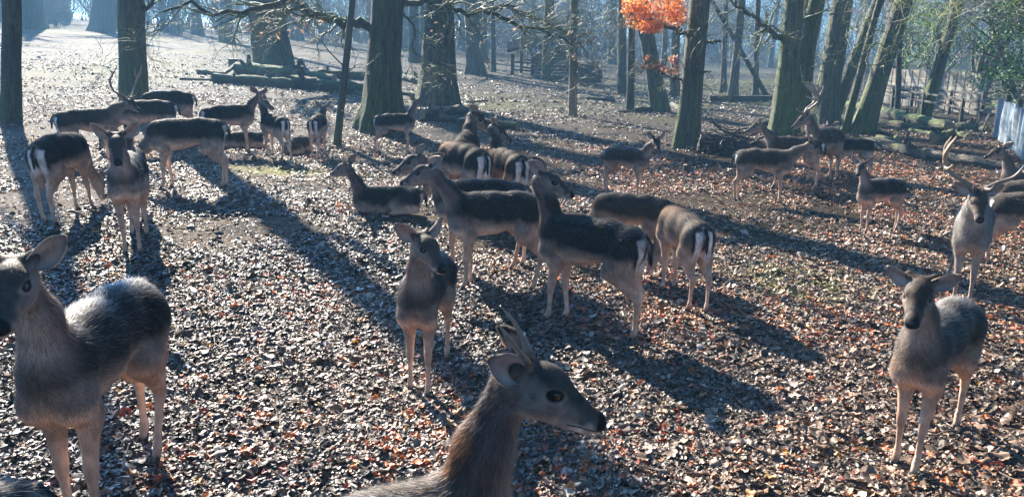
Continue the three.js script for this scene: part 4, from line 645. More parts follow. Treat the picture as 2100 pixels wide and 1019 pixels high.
function makeDeer(o) {
  const coat = o.coatMix ? o.coatMix : COATS[o.coat ?? 'dark'], rng = rngOf(o.seed ?? 1), s = o.s ?? 1;
  const az = o.px !== undefined && !o.abs ? Math.atan((o.px - PCX) / FPX) / DEG : 0; // headings are given as seen: 0 right, 90 away, 270 towards the viewer
  const phi = o.phi - az, hwA = o.hw - az, lying = !!o.lying, buck = o.antler ? 1 : 0;
  const g = thing(buck ? 'fallow_buck' : o.fawn ? 'fallow_fawn' : 'fallow_doe', o.label, 'deer', o.group);
  // where it stands
  const R = phi * DEG, toW = (x, z) => [x * Math.cos(R) + z * Math.sin(R), -x * Math.sin(R) + z * Math.cos(R)];
  let P;
  if (o.headPx) P = V(0, 0, -2);
  else if (o.world) P = V(o.world[0], 0, o.world[1]);
  else { P = onGround(o.px, o.py); const sh = o.at === 'hind' ? [0.40 * s, 0] : o.at === 'front' ? [-0.28 * s, 0] : [0, 0], w = toW(sh[0], sh[1]); P.x += w[0]; P.z += w[1]; }
  if (o.headPx) { // placed by where its head is
    const nd0 = sph(o.ny ?? 0, o.np ?? 55), L0 = o.neckLen ?? 0.40, off = [0.31 + nd0[0] * L0, 0.685 + nd0[1] * L0, nd0[2] * L0].map((v) => v * s), q = toW(off[0], off[2]), r = ray(...o.headPx);
    let t = 2, best = 1e9; for (let k = 0.9; k < 14; k += 0.005) { const x = r.x * k - q[0], z = r.z * k - q[1], e = Math.abs(CAM_H + r.y * k - ground(x, z) - off[1]); if (e < best) { best = e; t = k; } }
    P = V(r.x * t - q[0], 0, r.z * t - q[1]);
  }
  P.y = ground(P.x, P.z);
  g.position.copy(P); g.rotation.y = R; g.scale.set(s * 0.94, s, s * 0.92);
  const dy0 = lying ? -0.50 : 0;
  const bones = [], add = (part, a, ra, b, rb, k, q = 1, frame = null, fl = null) => { const B = { part, a: [...a], b: [...b], ra, rb, k, q, frame, fl }; bones.push(B); return B; };
  const w = o.girth ?? 1, Y = (y) => y + dy0;
  const tf = nrm([-1, -0.22, 0]);
  add('torso', [-0.35, Y(0.69), 0], 0.125 * w, [-0.16, Y(0.69), 0], 0.142 * w, 0.05, 1.22, null, tf);
  add('torso', [-0.16, Y(0.685), 0], 0.142 * w, [0.06, Y(0.662), 0], 0.166 * w, 0.06, 1.22, null, tf);
  add('torso', [0.06, Y(0.662), 0], 0.166 * w, [0.27, Y(0.655), 0], 0.155 * w, 0.06, 1.24, null, tf);
  add('torso', [0.20, Y(0.71), 0], 0.115, [0.33, Y(0.70), 0], 0.105 * (1 + buck * 0.12), 0.06, 1.25, null, tf);
  add('torso', [0.34, Y(0.60), 0], 0.085, [0.16, Y(0.555), 0], 0.075, 0.06, 1.1, null, tf);
  // tail
  const tl = o.tailLift ?? 0;
  add('tail', [-0.455, Y(0.765), 0], 0.022, [-0.50 - tl, Y(0.70 + tl), 0], 0.022, 0.02, 1, null, [-0.2, -1, 0]);
  add('tail', [-0.50 - tl, Y(0.70 + tl), 0], 0.022, [-0.515 - tl * 1.6, Y(0.575 + tl * 2), 0], 0.012, 0.01, 1, null, [-0.1, -1, 0]);
  const hooves = [];
  const L = o.legs ?? {};
  for (const sd of [-1, 1]) {
    if (lying) {
      const down = [0, -1, 0];
      add('haunch', [-0.31, 0.17, sd * 0.06], 0.125, [-0.14, 0.11, sd * 0.125], 0.09, 0.05, 1, null, tf);
      add('shank', [-0.12, 0.10, sd * 0.14], 0.075, [-0.40, 0.055, sd * 0.15], 0.034, 0.03, 1, null, tf);
      add('cannon', [-0.40, 0.05, sd * 0.155], 0.031, [-0.14, 0.03, sd * 0.20], 0.021, 0.012, 1, null, down);
      add('cannon', [-0.14, 0.03, sd * 0.20], 0.021, [-0.08, 0.025, sd * 0.20], 0.02, 0.01, 1, null, down);
      add('shoulder', [0.27, 0.18, sd * 0.05], 0.095, [0.32, 0.07, sd * 0.075], 0.08, 0.05, 1, null, tf);
      add('fore', [0.20, 0.06, sd * 0.10], 0.06, [0.42, 0.04, sd * 0.11], 0.033, 0.03, 1, null, down);
      add('cannon', [0.42, 0.038, sd * 0.11], 0.03, [0.22, 0.025, sd * 0.12], 0.02, 0.012, 1, null, down);
      continue;
    }
    const key = sd < 0 ? 'l' : 'r', [hx, hz] = L['h' + key] ?? [0, 0], [fx, fz] = L['f' + key] ?? [0, 0];
    const foot = (bx, bz) => { const q = toW(bx * s, bz * s); return (ground(P.x + q[0], P.z + q[1]) - P.y) / s; };
    const hDy = foot(-0.36 + hx, sd * 0.07 + hz), fDy = foot(0.3 + fx, sd * 0.07 + fz);
    const H = (x, y, z) => { const t = clamp((0.60 - y) / 0.60, 0, 1); return [x + hx * t, y + hDy * t, sd * z + hz * t]; };
    const Fo = (x, y, z) => { const t = clamp((0.56 - y) / 0.56, 0, 1); return [x + fx * t, y + fDy * t, sd * z + fz * t]; };
    const dn = [-0.1, -1, 0];
    add('haunch', H(-0.325, 0.665, 0.052), 0.118, H(-0.235, 0.50, 0.082), 0.078, 0.05, 1.05, null, [-0.5, -1, 0]);
    add('haunch', H(-0.36, 0.62, 0.06), 0.085, H(-0.37, 0.47, 0.078), 0.055, 0.05, 1.05, null, [-0.2, -1, 0]);
    add('thigh', H(-0.25, 0.50, 0.082), 0.074, H(-0.375, 0.37, 0.076), 0.042, 0.05, 1.1, null, dn);
    add('shank', H(-0.365, 0.40, 0.077), 0.046, H(-0.43, 0.315, 0.072), 0.030, 0.03, 1.1, null, dn);
    add('hock', H(-0.447, 0.335, 0.072), 0.018, H(-0.432, 0.285, 0.072), 0.027, 0.02, 1.15, null, dn);
    add('cannon', H(-0.432, 0.30, 0.072), 0.026, H(-0.408, 0.10, 0.07), 0.0175, 0.02, 1.15, null, dn);
    add('cannon', H(-0.408, 0.09, 0.07), 0.0225, H(-0.40, 0.07, 0.07), 0.021, 0.012, 1.1, null, dn);
    add('hoofpart', H(-0.405, 0.075, 0.07), 0.019, H(-0.378, 0.03, 0.07), 0.021, 0.012, 1.0, null, dn);
    hooves.push(H(-0.372, 0, 0.07));
    add('shoulder', [0.26, 0.70, sd * 0.055], 0.085, [0.325, 0.56, sd * 0.065], 0.078, 0.05, 1.1, null, [-0.6, -1, 0]);
    add('shoulder', Fo(0.325, 0.56, 0.065), 0.075, Fo(0.245, 0.475, 0.07), 0.055, 0.04, 1.15, null, [-0.3, -1, 0]);
    add('fore', Fo(0.25, 0.49, 0.07), 0.056, Fo(0.272, 0.29, 0.064), 0.029, 0.035, 1.15, null, dn);
    add('knee', Fo(0.275, 0.285, 0.064), 0.0275, Fo(0.276, 0.25, 0.064), 0.0255, 0.02, 1.1, null, dn);
    add('cannon', Fo(0.274, 0.255, 0.064), 0.0225, Fo(0.27, 0.095, 0.062), 0.0168, 0.015, 1.1, null, dn);
    add('cannon', Fo(0.271, 0.085, 0.062), 0.021, Fo(0.275, 0.07, 0.062), 0.020, 0.012, 1.1, null, dn);
    add('hoofpart', Fo(0.273, 0.075, 0.062), 0.0185, Fo(0.298, 0.03, 0.062), 0.021, 0.012, 1.0, null, dn);
    hooves.push(Fo(0.303, 0, 0.062));
  }
  // neck and head
  const nk = buck ? 1.18 + (o.bull ?? 0) : 1, nLen = (o.neckLen ?? 0.40);
  const nd = sph(o.ny ?? 0, o.np ?? 55), base = [0.31, Y(0.685), 0];
  const hd = sph(hwA - phi, o.hp ?? -14);
  const poll = base.map((v, i) => v + nd[i] * nLen);
  const mid = base.map((v, i) => v + nd[i] * nLen * 0.5 + (i === 1 ? 0.012 : 0) - (i === 0 ? 0.018 : 0));
  let hu = [0, 1, 0]; const roll = o.hr ?? 0;
  let hs = nrm(cross(hd, hu)); hu = cross(hs, hd);
  if (roll) { const c = Math.cos(roll * DEG), n = Math.sin(roll * DEG); const a = hs.map((v, i) => v * c + hu[i] * n), b = hu.map((v, i) => v * c - hs[i] * n); hs = a; hu = b; }
  const hk = (o.head ?? 1) * 1.15; // head size
  const fr = { o: poll.map((v, i) => v + hd[i] * 0.03 + hu[i] * 0.012), f: hd.map((v) => v * 1), u: hu, s: hs };
  const dorsal = nrm(nd.map((v, i) => -v * dot3([0, 1, 0], nd) + (i === 1 ? 1 : 0) - hd[i] * 0.35 - (i === 0 ? 0.3 : 0)));
  const nf = nd.map((v) => -v);
  const neckA = add('neck', base, 0.093 * nk, mid, 0.062 * nk, 0.065, 1, null, nf);
  add('neck', [0.35, Y(0.63), 0], 0.06 * nk, mid.map((v, i) => v - dorsal[i] * 0.015), 0.06 * nk, 0.05, 1, null, nf);
  const neckB = add('neck', mid, 0.063 * nk, poll.map((v, i) => v - hd[i] * 0.005 - hu[i] * 0.015), 0.053 * (0.5 + nk / 2), 0.05, 1, null, nf);
  const headBones = [], hb = (a, ra, b, rb, k, q = 1.12) => headBones.push({ part: 'head', a: a.map((v) => v * hk), b: b.map((v) => v * hk), ra: ra * hk, rb: rb * hk, k, q, frame: fr, fl: fr.f.map((v, i) => -v - fr.u[i] * 0.25) });
  hb([-0.012, 0.0, 0], 0.058, [0.065, 0.0, 0], 0.054, 0.03, 1.08);
  hb([0.05, 0.008, 0], 0.051, [0.135, -0.026, 0], 0.035, 0.03, 1.06);
  hb([0.12, -0.022, 0], 0.035, [0.188, -0.042, 0], 0.0285, 0.02, 1.02);
  hb([0.185, -0.040, 0], 0.0275, [0.203, -0.042, 0], 0.0245, 0.012, 0.9);
  hb([0.02, -0.04, 0], 0.042, [0.12, -0.055, 0], 0.024, 0.03, 1.2);
  hb([0.12, -0.056, 0], 0.022, [0.182, -0.066, 0], 0.0145, 0.015, 1.0);
  for (const sd of [-1, 1]) {
    hb([0.025, -0.026, sd * 0.026], 0.034, [0.075, -0.034, sd * 0.022], 0.026, 0.025, 1);
    hb([0.055, 0.026, sd * 0.036], 0.015, [0.085, 0.022, sd * 0.036], 0.012, 0.018, 1);
    hb([0.062, -0.004, sd * 0.041], 0.011, [0.10, -0.012, sd * 0.034], 0.009, 0.016, 1);
    hb([-0.022, 0.036, sd * 0.034], 0.022, [-0.035, 0.046, sd * 0.05], 0.019, 0.02, 1);
  }
  const near = o.near ?? 1; // 0 far, 1 middle, 2 near
  const cell = [0.0135, 0.0115, 0.0085][near] / Math.max(0.8, s) , hcell = [0.008, 0.006, 0.0042][near];
  const body = boneField(bones, cell);
  const stub = { ...neckB, a: poll.map((v, i) => v - nd[i] * 0.075 - hd[i] * 0.003 - hu[i] * 0.012), ra: 0.055 * (0.5 + nk / 2) - 0.003 + 0.003 * nk, rb: 0.054 * (0.5 + nk / 2), k: 0.03 };
  const head = boneField([stub, ...headBones], hcell);
  const all = [...bones, ...headBones];
  // skin: positions, colours, flow
  const nb = body.pos.length / 3, pos = new Float32Array([...body.pos, ...head.pos]), idx = body.idx.concat(head.idx.map((v) => v + nb));
  const geo = new THREE.BufferGeometry(); geo.setAttribute('position', new THREE.BufferAttribute(pos, 3)); geo.setIndex(idx); geo.computeVertexNormals();
  const nor = geo.attributes.normal.array, n = pos.length / 3, col = new Float32Array(n * 3), flow = new Float32Array(n * 3), hlen = new Float32Array(n);
  const seedO = (o.seed ?? 1) * 3.7, mane = o.mane;
  const headAt = (x, y, z) => { const q = [x - fr.o[0], y - fr.o[1], z - fr.o[2]]; return [dot3(q, fr.f) / hk, dot3(q, fr.u) / hk, dot3(q, fr.s) / hk]; };
  const colorOf = (part, x, y, z, nx, ny, nz) => {
    const yt = y - dy0, N = fbm(x * 16 + seedO, y * 16, z * 16) - 0.5, N2 = noise3(x * 70 + seedO, y * 40, z * 70) - 0.5, az = Math.abs(z);
    let c;
    if (part === 'torso' || part === 'haunch' || part === 'shoulder' || part === 'tail') {
      const edge = (part === 'shoulder' ? 0.645 : 0.61) + 0.05 * N + 0.03 * (x + 0.1), top = ss(edge - 0.03, edge + 0.035, yt);
      c = mix3(coat.flank, coat.back, top);
      if (o.rufous) c = mix3(c, [0.22, 0.12, 0.06], o.rufous * ss(0.7, 0.8, yt) * ss(-0.2, 0.4, x));
      const low = ss(0.62, 0.5, yt);
      if (!lying || part === 'torso') c = mix3(c, coat.belly, clamp(ss(0.15, -0.65, ny) * low + 0.25 * low * ss(0.1, -0.3, ny), 0, 1));
      if (part === 'haunch') { c = mix3(c, coat.leg, ss(0.56, 0.44, yt) * 0.75); const inner = clamp(-Math.sign(z) * nz, 0, 1); c = mix3(c, coat.belly, inner * ss(0.62, 0.52, yt) * 0.9); }
      if (part === 'shoulder') c = mix3(c, coat.leg, ss(0.56, 0.46, yt) * 0.35);
      const rr = ss(-0.385, -0.425, x) * ss(0.15, 0.45, -nx + 0.1);
      if (rr > 0) {
        const e = 0.012 * N;
        c = mix3(c, [0.012, 0.011, 0.012], rr * ss(0.125, 0.10, az + e) * ss(0.545, 0.61, yt + e + az * 0.3));
        c = mix3(c, [0.74, 0.71, 0.68], rr * ss(0.09, 0.078, az + e) * ss(0.016, 0.024, az) * ss(0.44, 0.54, yt + e) * ss(0.765, 0.745, yt + az * 0.25 + e));
      }
      if (part === 'tail') c = mix3([0.012, 0.011, 0.012], [0.5, 0.46, 0.42], ss(0.014, 0.022, az) * 0.5);
    } else if (part === 'neck') {
      const t = clamp(dot3([x - base[0], y - base[1], z - base[2]], nd) / nLen, 0, 1), r = lerp(0.115, 0.062, t) * nk;
      const ax = base.map((v, i) => v + nd[i] * nLen * t), dv = dot3([x - ax[0], y - ax[1], z - ax[2]], dorsal) / r + N * 0.5;
      c = mix3(coat.throat, coat.neck, ss(-0.75, 0.05, dv));
      c = mix3(c, coat.back, ss(0.45, 0.95, dv) * 0.85);
      if (mane) c = mix3(c, [0.25, 0.115, 0.05], mane * ss(0.72, 1.0, dv));
      c = mix3(c, coat.back, ss(0.35, 0.0, t) * ss(-0.1, 0.5, dv) * 0.85);
    } else if (part === 'head') {
      const [hx, hy, hz0] = headAt(x, y, z), hz = Math.abs(hz0), n2 = N * 0.02;
      const topness = hy - (0.052 - 0.40 * Math.max(hx - 0.02, 0)) + n2;
      c = mix3(coat.face, coat.brow, ss(-0.03, 0.0, topness));
      c = mix3(c, coat.throat, ss(-0.035, -0.06, hy) * 0.85);
      if (hx > 0.1) {
        c = mix3(c, [0.08, 0.068, 0.06], ss(0.145, 0.165, hx) * ss(0.19, 0.175, hx) * ss(-0.062, -0.05, hy) * 0.85);
        c = mix3(c, [0.58, 0.52, 0.46], ss(0.125, 0.16, hx) * ss(-0.046, -0.056, hy));
        c = mix3(c, [0.40, 0.34, 0.29], ss(0.168, 0.178, hx) * ss(0.196, 0.19, hx) * ss(0.008, 0.014, hz) * ss(-0.03, -0.045, hy) * 0.8); c = mix3(c, [0.014, 0.013, 0.014], ss(0.198, 0.205, hx) * ss(-0.052, -0.050, hy));
        const mouth = Math.abs(hy + 0.0575 - (hx - 0.15) * 0.06); c = mix3(c, [0.03, 0.025, 0.022], ss(0.004, 0.0015, mouth) * ss(0.12, 0.14, hx));
      }
      const ex = hx - 0.078, ey = hy - 0.012, ed = Math.hypot(ex * 0.85, ey * 1.25);
      if (hz > 0.02) { c = mix3(c, [0.34, 0.295, 0.25], ss(0.034, 0.022, ed) * 0.6 * ss(0.012, -0.004, ey + 0.002)); c = mix3(c, [0.20, 0.17, 0.145], ss(0.028, 0.022, ed) * 0.4); c = mix3(c, [0.01, 0.008, 0.008], ss(0.021, 0.0175, ed)); }
    } else {
      const inner = clamp(-Math.sign(z) * nz, 0, 1);
      const up = ss(0.30, 0.50, yt);
      c = mix3(coat.leg, mix3(coat.flank, coat.leg, 0.3), part === 'thigh' ? up : part === 'fore' ? up * 0.8 : 0);
      c = mix3(c, coat.belly, inner * 0.5);
      if (part === 'knee') c = mix3(c, [0.09, 0.07, 0.06], clamp(nx, 0, 1) * 0.55);
      if (part === 'cannon' || part === 'hock') c = mix3(c, mul3(coat.leg, 0.7), clamp(nx, 0, 1) * 0.4);
      if (part === 'hoofpart' && !lying) c = mix3(c, [0.03, 0.025, 0.022], ss(0.075, 0.03, yt) * 0.8);
    }
    return mul3(c, clamp(1 + 0.9 * N + 0.5 * N2, 0.4, 1.8));
  };
  const HL = { torso: 0.024, tail: 0.03, haunch: 0.02, shoulder: 0.02, neck: 0.027, head: 0.009, thigh: 0.012, shank: 0.009, hock: 0.007, fore: 0.010, knee: 0.006, cannon: 0.006, hoofpart: 0.007 };
  const ds = new Float64Array(all.length);
  for (let k = 0; k < n; k++) {
    const x = pos[k * 3], y = pos[k * 3 + 1], z = pos[k * 3 + 2], nx = nor[k * 3], ny = nor[k * 3 + 1], nz = nor[k * 3 + 2];
    let m = 1e9; for (let j = 0; j < all.length; j++) { const b = all[j]; ds[j] = (x < b.lo[0] || y < b.lo[1] || z < b.lo[2] || x > b.hi[0] || y > b.hi[1] || z > b.hi[2]) ? 9 : boneDist(b, x, y, z); if (ds[j] < m) m = ds[j]; }
    let W = 0, c = [0, 0, 0], fl = [0, 0, 0], hl = 0; const seen = {};
    for (let j = 0; j < all.length; j++) {
      const e = ds[j] - m; if (e > 0.05) continue; const wt = Math.exp(-e / 0.013), b = all[j];
      const cc = seen[b.part] ??= colorOf(b.part, x, y, z, nx, ny, nz);
      c[0] += cc[0] * wt; c[1] += cc[1] * wt; c[2] += cc[2] * wt; W += wt; hl += (HL[b.part] ?? 0.01) * wt;
      const f = b.fl ?? [0, -1, 0]; fl[0] += f[0] * wt; fl[1] += f[1] * wt; fl[2] += f[2] * wt;
    }
    col[k * 3] = c[0] / W; col[k * 3 + 1] = c[1] / W; col[k * 3 + 2] = c[2] / W; hlen[k] = hl / W;
    const l = Math.hypot(...fl) || 1; flow[k * 3] = fl[0] / l; flow[k * 3 + 1] = fl[1] / l; flow[k * 3 + 2] = fl[2] / l;
  }
  geo.setAttribute('color', new THREE.BufferAttribute(col, 3));
  const skin = shadowed(new THREE.Mesh(geo, furMat)); skin.name = 'body'; g.add(skin);
  // hairs
  const count = o.hairs ?? [9000, 26000, 85000][near], wid = (o.hairW ?? [0.0042, 0.0028, 0.0017][near]);
  {
    const nt = idx.length / 3, cum = new Float64Array(nt); let tot = 0;
    for (let t = 0; t < nt; t++) {
      const a = idx[t * 3] * 3, b = idx[t * 3 + 1] * 3, c = idx[t * 3 + 2] * 3;
      const cr = cross([pos[b] - pos[a], pos[b + 1] - pos[a + 1], pos[b + 2] - pos[a + 2]], [pos[c] - pos[a], pos[c + 1] - pos[a + 1], pos[c + 2] - pos[a + 2]]);
      let area = Math.hypot(...cr); if (idx[t * 3] >= nb) area *= 2.2; else if (hlen[idx[t * 3]] < 0.013) area *= 1.3;
      tot += area; cum[t] = tot;
    }
    const HP = new Float32Array(count * 9), HN = new Float32Array(count * 9), HC = new Float32Array(count * 9); let t = 0;
    for (let h = 0; h < count; h++) {
      const target = (h + rng()) / count * tot; while (t < nt - 1 && cum[t] < target) t++;
      let u = rng(), v = rng(); if (u + v > 1) { u = 1 - u; v = 1 - v; }
      const ia = idx[t * 3], ib = idx[t * 3 + 1], ic = idx[t * 3 + 2], q = (A, i) => A[ia * 3 + i] * (1 - u - v) + A[ib * 3 + i] * u + A[ic * 3 + i] * v;
      const p = [q(pos, 0), q(pos, 1), q(pos, 2)], N = nrm([q(nor, 0), q(nor, 1), q(nor, 2)]), fl = [flow[ia * 3], flow[ia * 3 + 1], flow[ia * 3 + 2]];
      const k = dot3(fl, N), tg = fl.map((f, i) => f - k * N[i] + 0.28 * (rng() - 0.5)); const tn = Math.hypot(...tg) || 1;
      const lift = 0.25 + 0.45 * rng() * rng(), clump = noise3(p[0] * 55, p[1] * 55, p[2] * 55) - 0.5;
      const dir = nrm(tg.map((f, i) => f / tn * Math.cos(lift) + N[i] * Math.sin(lift) + clump * 0.35 * (i === 1 ? 1 : 0.5)));
      const L = hlen[ia] * (0.6 + 0.7 * rng()), sdv = nrm(cross(dir, N)), ww = wid * (hlen[ia] < 0.013 ? 0.7 : 1) * (0.7 + 0.6 * rng());
      const rimFrost = hlen[ia] > 0.013 ? (o.rimFrost ?? 0.32) * ss(0.6, 0.95, N[1]) * ss(0.25, 0.7, fbm(p[0] * 9, p[1] * 9, p[2] * 9) + 0.12) : 0.0, rimGuard = hlen[ia] > 0.013 && rng() < 0.015 + 0.03 * ss(0, 0.4, N[1]) + 0.6 * (o.rimFrost !== undefined && o.rimFrost < 0.3 ? 0.55 : 1) * ss(0.6, 0.92, N[1]) * ss(0.2, 0.6, fbm(p[0] * 7 + seedO, p[1] * 7, p[2] * 7) + 0.1), rj = [jit(rng, 0.38), jit(rng, 0.38), jit(rng, 0.38)], br = 0.45 + 1.0 * rng(), cc = [q(col, 0), q(col, 1), q(col, 2)];  // silvery agouti tips and long hairs, packed on upturned skin to paint a sunlit rim
      for (let i = 0; i < 3; i++) {
        const r = p[i] - N[i] * 0.001;
        HP[h * 9 + i] = r - sdv[i] * ww / 2; HP[h * 9 + 3 + i] = r + sdv[i] * ww / 2; HP[h * 9 + 6 + i] = r + dir[i] * L * (rimGuard ? 1.5 : 1);
        const nn = N[i] * 0.85 + rj[i] + dir[i] * 0.15; HN[h * 9 + i] = nn; HN[h * 9 + 3 + i] = nn; HN[h * 9 + 6 + i] = nn;
        const pale = rimGuard ? 0.36 - 0.02 * i : 0; const tipc = pale || cc[i] * br * 1.25 + (0.006 + rimFrost) * br; HC[h * 9 + i] = HC[h * 9 + 3 + i] = pale ? pale * 0.7 : cc[i] * br * 0.9; HC[h * 9 + 6 + i] = tipc;  // long pale hairs carry the sunlit rim tone from root to tip
      }
    }
    const hg = new THREE.BufferGeometry(); hg.setAttribute('position', new THREE.BufferAttribute(HP, 3)); hg.setAttribute('normal', new THREE.BufferAttribute(HN, 3)); hg.setAttribute('color', new THREE.BufferAttribute(HC, 3));
    hg.setIndex([...Array(count * 3).keys()]);
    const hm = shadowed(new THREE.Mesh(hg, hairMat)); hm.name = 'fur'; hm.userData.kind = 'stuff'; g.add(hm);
  }
  // eyes, nose, ears, antlers, hooves
  const M = new THREE.Matrix4().makeBasis(V(...fr.f), V(...fr.u), V(...fr.s)).setPosition(V(...fr.o));
  const inHead = (mesh, name) => { mesh.name = name; shadowed(mesh); mesh.matrixAutoUpdate = true; const L = mesh.matrix.clone(); M.clone().multiply(mesh.userData.local ?? L).decompose(mesh.position, mesh.quaternion, mesh.scale); delete mesh.userData.local; g.add(mesh); return mesh; };
  for (const sd of [-1, 1]) {
    const e = new THREE.Mesh(eyeGeo, eyeMat); e.userData.local = new THREE.Matrix4().compose(V(0.078 * hk, 0.011 * hk, sd * 0.0405 * hk), new THREE.Quaternion().setFromEuler(new THREE.Euler(0, -sd * 0.25, 0)), V(0.0175 * hk, 0.0145 * hk, 0.0125 * hk)); inHead(e, 'eye');
    const lid = new THREE.Mesh(lidGeo, lidMat); lid.userData.local = new THREE.Matrix4().compose(V(0.0775 * hk, 0.0122 * hk, sd * 0.0395 * hk), new THREE.Quaternion().setFromEuler(new THREE.Euler(sd * 0.45, -sd * 0.25, 0.2)), V(0.0192 * hk, 0.0150 * hk, 0.0142 * hk)); inHead(lid, 'eyelid');
  }
  { const e = new THREE.Mesh(eyeGeo, noseMat); e.userData.local = new THREE.Matrix4().compose(V(0.2130 * hk, -0.035 * hk, 0), new THREE.Quaternion().setFromEuler(new THREE.Euler(0, 0, -0.5)), V(0.0140 * hk, 0.0135 * hk, 0.0170 * hk)); inHead(e, 'nose'); }
  for (const sd of [-1, 1]) {
    const er = (sd < 0 ? o.earL : o.earR) ?? o.ears ?? [35, 10, 0]; // elevation, sweep back, twist of the opening (0 = forward)
    inHead(makeEar(sd, er, hk * (o.earS ?? 1), coat, rngOf((o.seed ?? 1) * 7 + sd), near), 'ear');
  }
  if (o.antler) for (const sd of [-1, 1]) inHead(makeAntler(sd, o.antler, hk, rngOf((o.seed ?? 1) * 11 + sd + 3)), 'antler');
  for (const f of hooves) { const m = shadowed(new THREE.Mesh(HOOF, hoofMat)); m.position.set(...f); m.name = 'hoof'; g.add(m); }
  return g;
}

function makeEar(sd, [elev, back, twist], k, coat, rng, near) {
  const NU = 14, NV = 8, L = 0.132 * k, Wd = 0.040 * k, inner = [], m = new MB();
  const e = elev * DEG, b = back * DEG, dir = nrm([-Math.sin(b), Math.sin(e) * Math.cos(b), Math.cos(e) * Math.cos(b) * sd]);
  let face = nrm([1 - dir[0] * dir[0], -dir[0] * dir[1] - 0.15, -dir[0] * dir[2] + 0.25 * sd]); const kk = dot3(face, dir); face = nrm(face.map((v, i) => v - kk * dir[i]));
  let side = cross(dir, face); const tw = twist * DEG * sd; { const c = Math.cos(tw), n = Math.sin(tw); const f2 = face.map((v, i) => v * c + side[i] * n); face = nrm(f2); side = cross(dir, face); }
  const O = [-0.026 * k, 0.040 * k, sd * 0.045 * k];
  const at = (u, v, out) => {
    const w = Wd * Math.pow(Math.sin(Math.PI * Math.pow(lerp(0.09, 1, u), 0.80)), 0.75) + (u < 0.2 ? 0.006 * k * (1 - u / 0.2) : 0);
    const cup = lerp(1.7, 0.85, Math.min(1, u * 1.4)), a = v * cup, sx = Math.sin(a) / Math.max(0.6, cup * 0.75) * w * 1.05, dz = (1 - Math.cos(a)) * w * 0.75 / Math.max(0.7, cup * 0.6);
    const lead = dz - out, bend = -0.018 * k * u * u;
    return [0, 1, 2].map((i) => O[i] + dir[i] * L * u + side[i] * sx + face[i] * (lead + bend) + (i === 1 ? 0 : 0));
  };
  for (const shell of [0, 1]) {
    const P = []; const start = m.count, out = shell ? 0.0035 * k : 0;
    for (let i = 0; i <= NU; i++) for (let j = 0; j <= NV; j++) {
      const u = i / NU, v = j / NV * 2 - 1, p = at(Math.min(u, 0.998), v, out * (1 - v * v * 0.9) * (1 - u * u)); P.push(p);
      const n = fbm(p[0] * 90, p[1] * 90, p[2] * 90), rim = Math.max(Math.pow(Math.abs(v), 3), u > 0.85 ? (u - 0.85) / 0.15 * 0.8 : 0);
      let c = shell ? mix3(mul3(coat.neck, 0.9), mul3(coat.flank, 1.2), ss(0.2, 0.9, n)) : mix3([0.30, 0.22, 0.19], [0.12, 0.085, 0.075], ss(0.3, 0.85, n));
      if (!shell) { const tuft = ss(0.15, 0.5, Math.abs(v - 0.15)) * ss(0.9, 0.35, u); c = mix3(c, [0.48, 0.43, 0.39], tuft * 0.7); }
      c = mix3(c, shell ? mul3(coat.back, 2) : [0.26, 0.22, 0.2], rim * 0.7);
      m.v(p[0], p[1], p[2], 0, 0, 0, 0, 0, c);
    }
    for (let i = 0; i < NU; i++) for (let j = 0; j < NV; j++) { const a = start + i * (NV + 1) + j, b2 = a + NV + 1; m.i.push(a, b2, a + 1, a + 1, b2, b2 + 1); }
  }
  const g = m.geo(); g.computeVertexNormals();
  // fringe hairs on the rim and the back
  const base = g.attributes.position.array, bn = g.attributes.normal.array, bc = g.attributes.color.array, h = new MB(), cnt = [260, 700, 2600][near], wd = [0.0022, 0.0014, 0.0009][near];
  h.p = [...base]; h.n = [...bn]; h.c = [...bc]; h.u = [...g.attributes.uv.array]; h.i = [...m.i];
  for (let q = 0; q < cnt; q++) {
    const u = 0.05 + rng() * 0.94, rimOnly = q % 3 !== 0, v = rimOnly ? (rng() < 0.5 ? -1 : 1) * (1 - 0.12 * rng()) : rng() * 2 - 1, p = at(u, v, 0.001), p2 = at(Math.min(0.999, u + 0.03), v * (rimOnly ? 1.0 : 1), 0);
    const w2 = at(u, v * 0.9, 0), outw = nrm(p.map((x, i) => x - w2[i] + 1e-6)), along = nrm(p2.map((x, i) => x - p[i]));
    const d = nrm(along.map((x, i) => x * 0.9 + (rimOnly ? outw[i] * (0.3 + 0.5 * rng()) : -face[i] * 0.35) + 0.25 * (rng() - 0.5))), Lh = (rimOnly ? 0.010 : 0.009) * (0.6 + 0.8 * rng()), sdv = nrm(cross(d, face));
    const c = rimOnly ? [0.42, 0.37, 0.33] : mul3(coat.flank, 1.1 + 0.6 * rng()), nn = rimOnly ? outw : face.map((x) => -x), i0 = h.count;
    h.v(p[0] - sdv[0] * wd, p[1] - sdv[1] * wd, p[2] - sdv[2] * wd, ...nn, 0, 0, c); h.v(p[0] + sdv[0] * wd, p[1] + sdv[1] * wd, p[2] + sdv[2] * wd, ...nn, 0, 0, c);
    h.v(p[0] + d[0] * Lh, p[1] + d[1] * Lh, p[2] + d[2] * Lh, ...nn, 0, 0, c); h.i.push(i0, i0 + 1, i0 + 2);
  }
  return new THREE.Mesh(h.geo(), earMat);
}

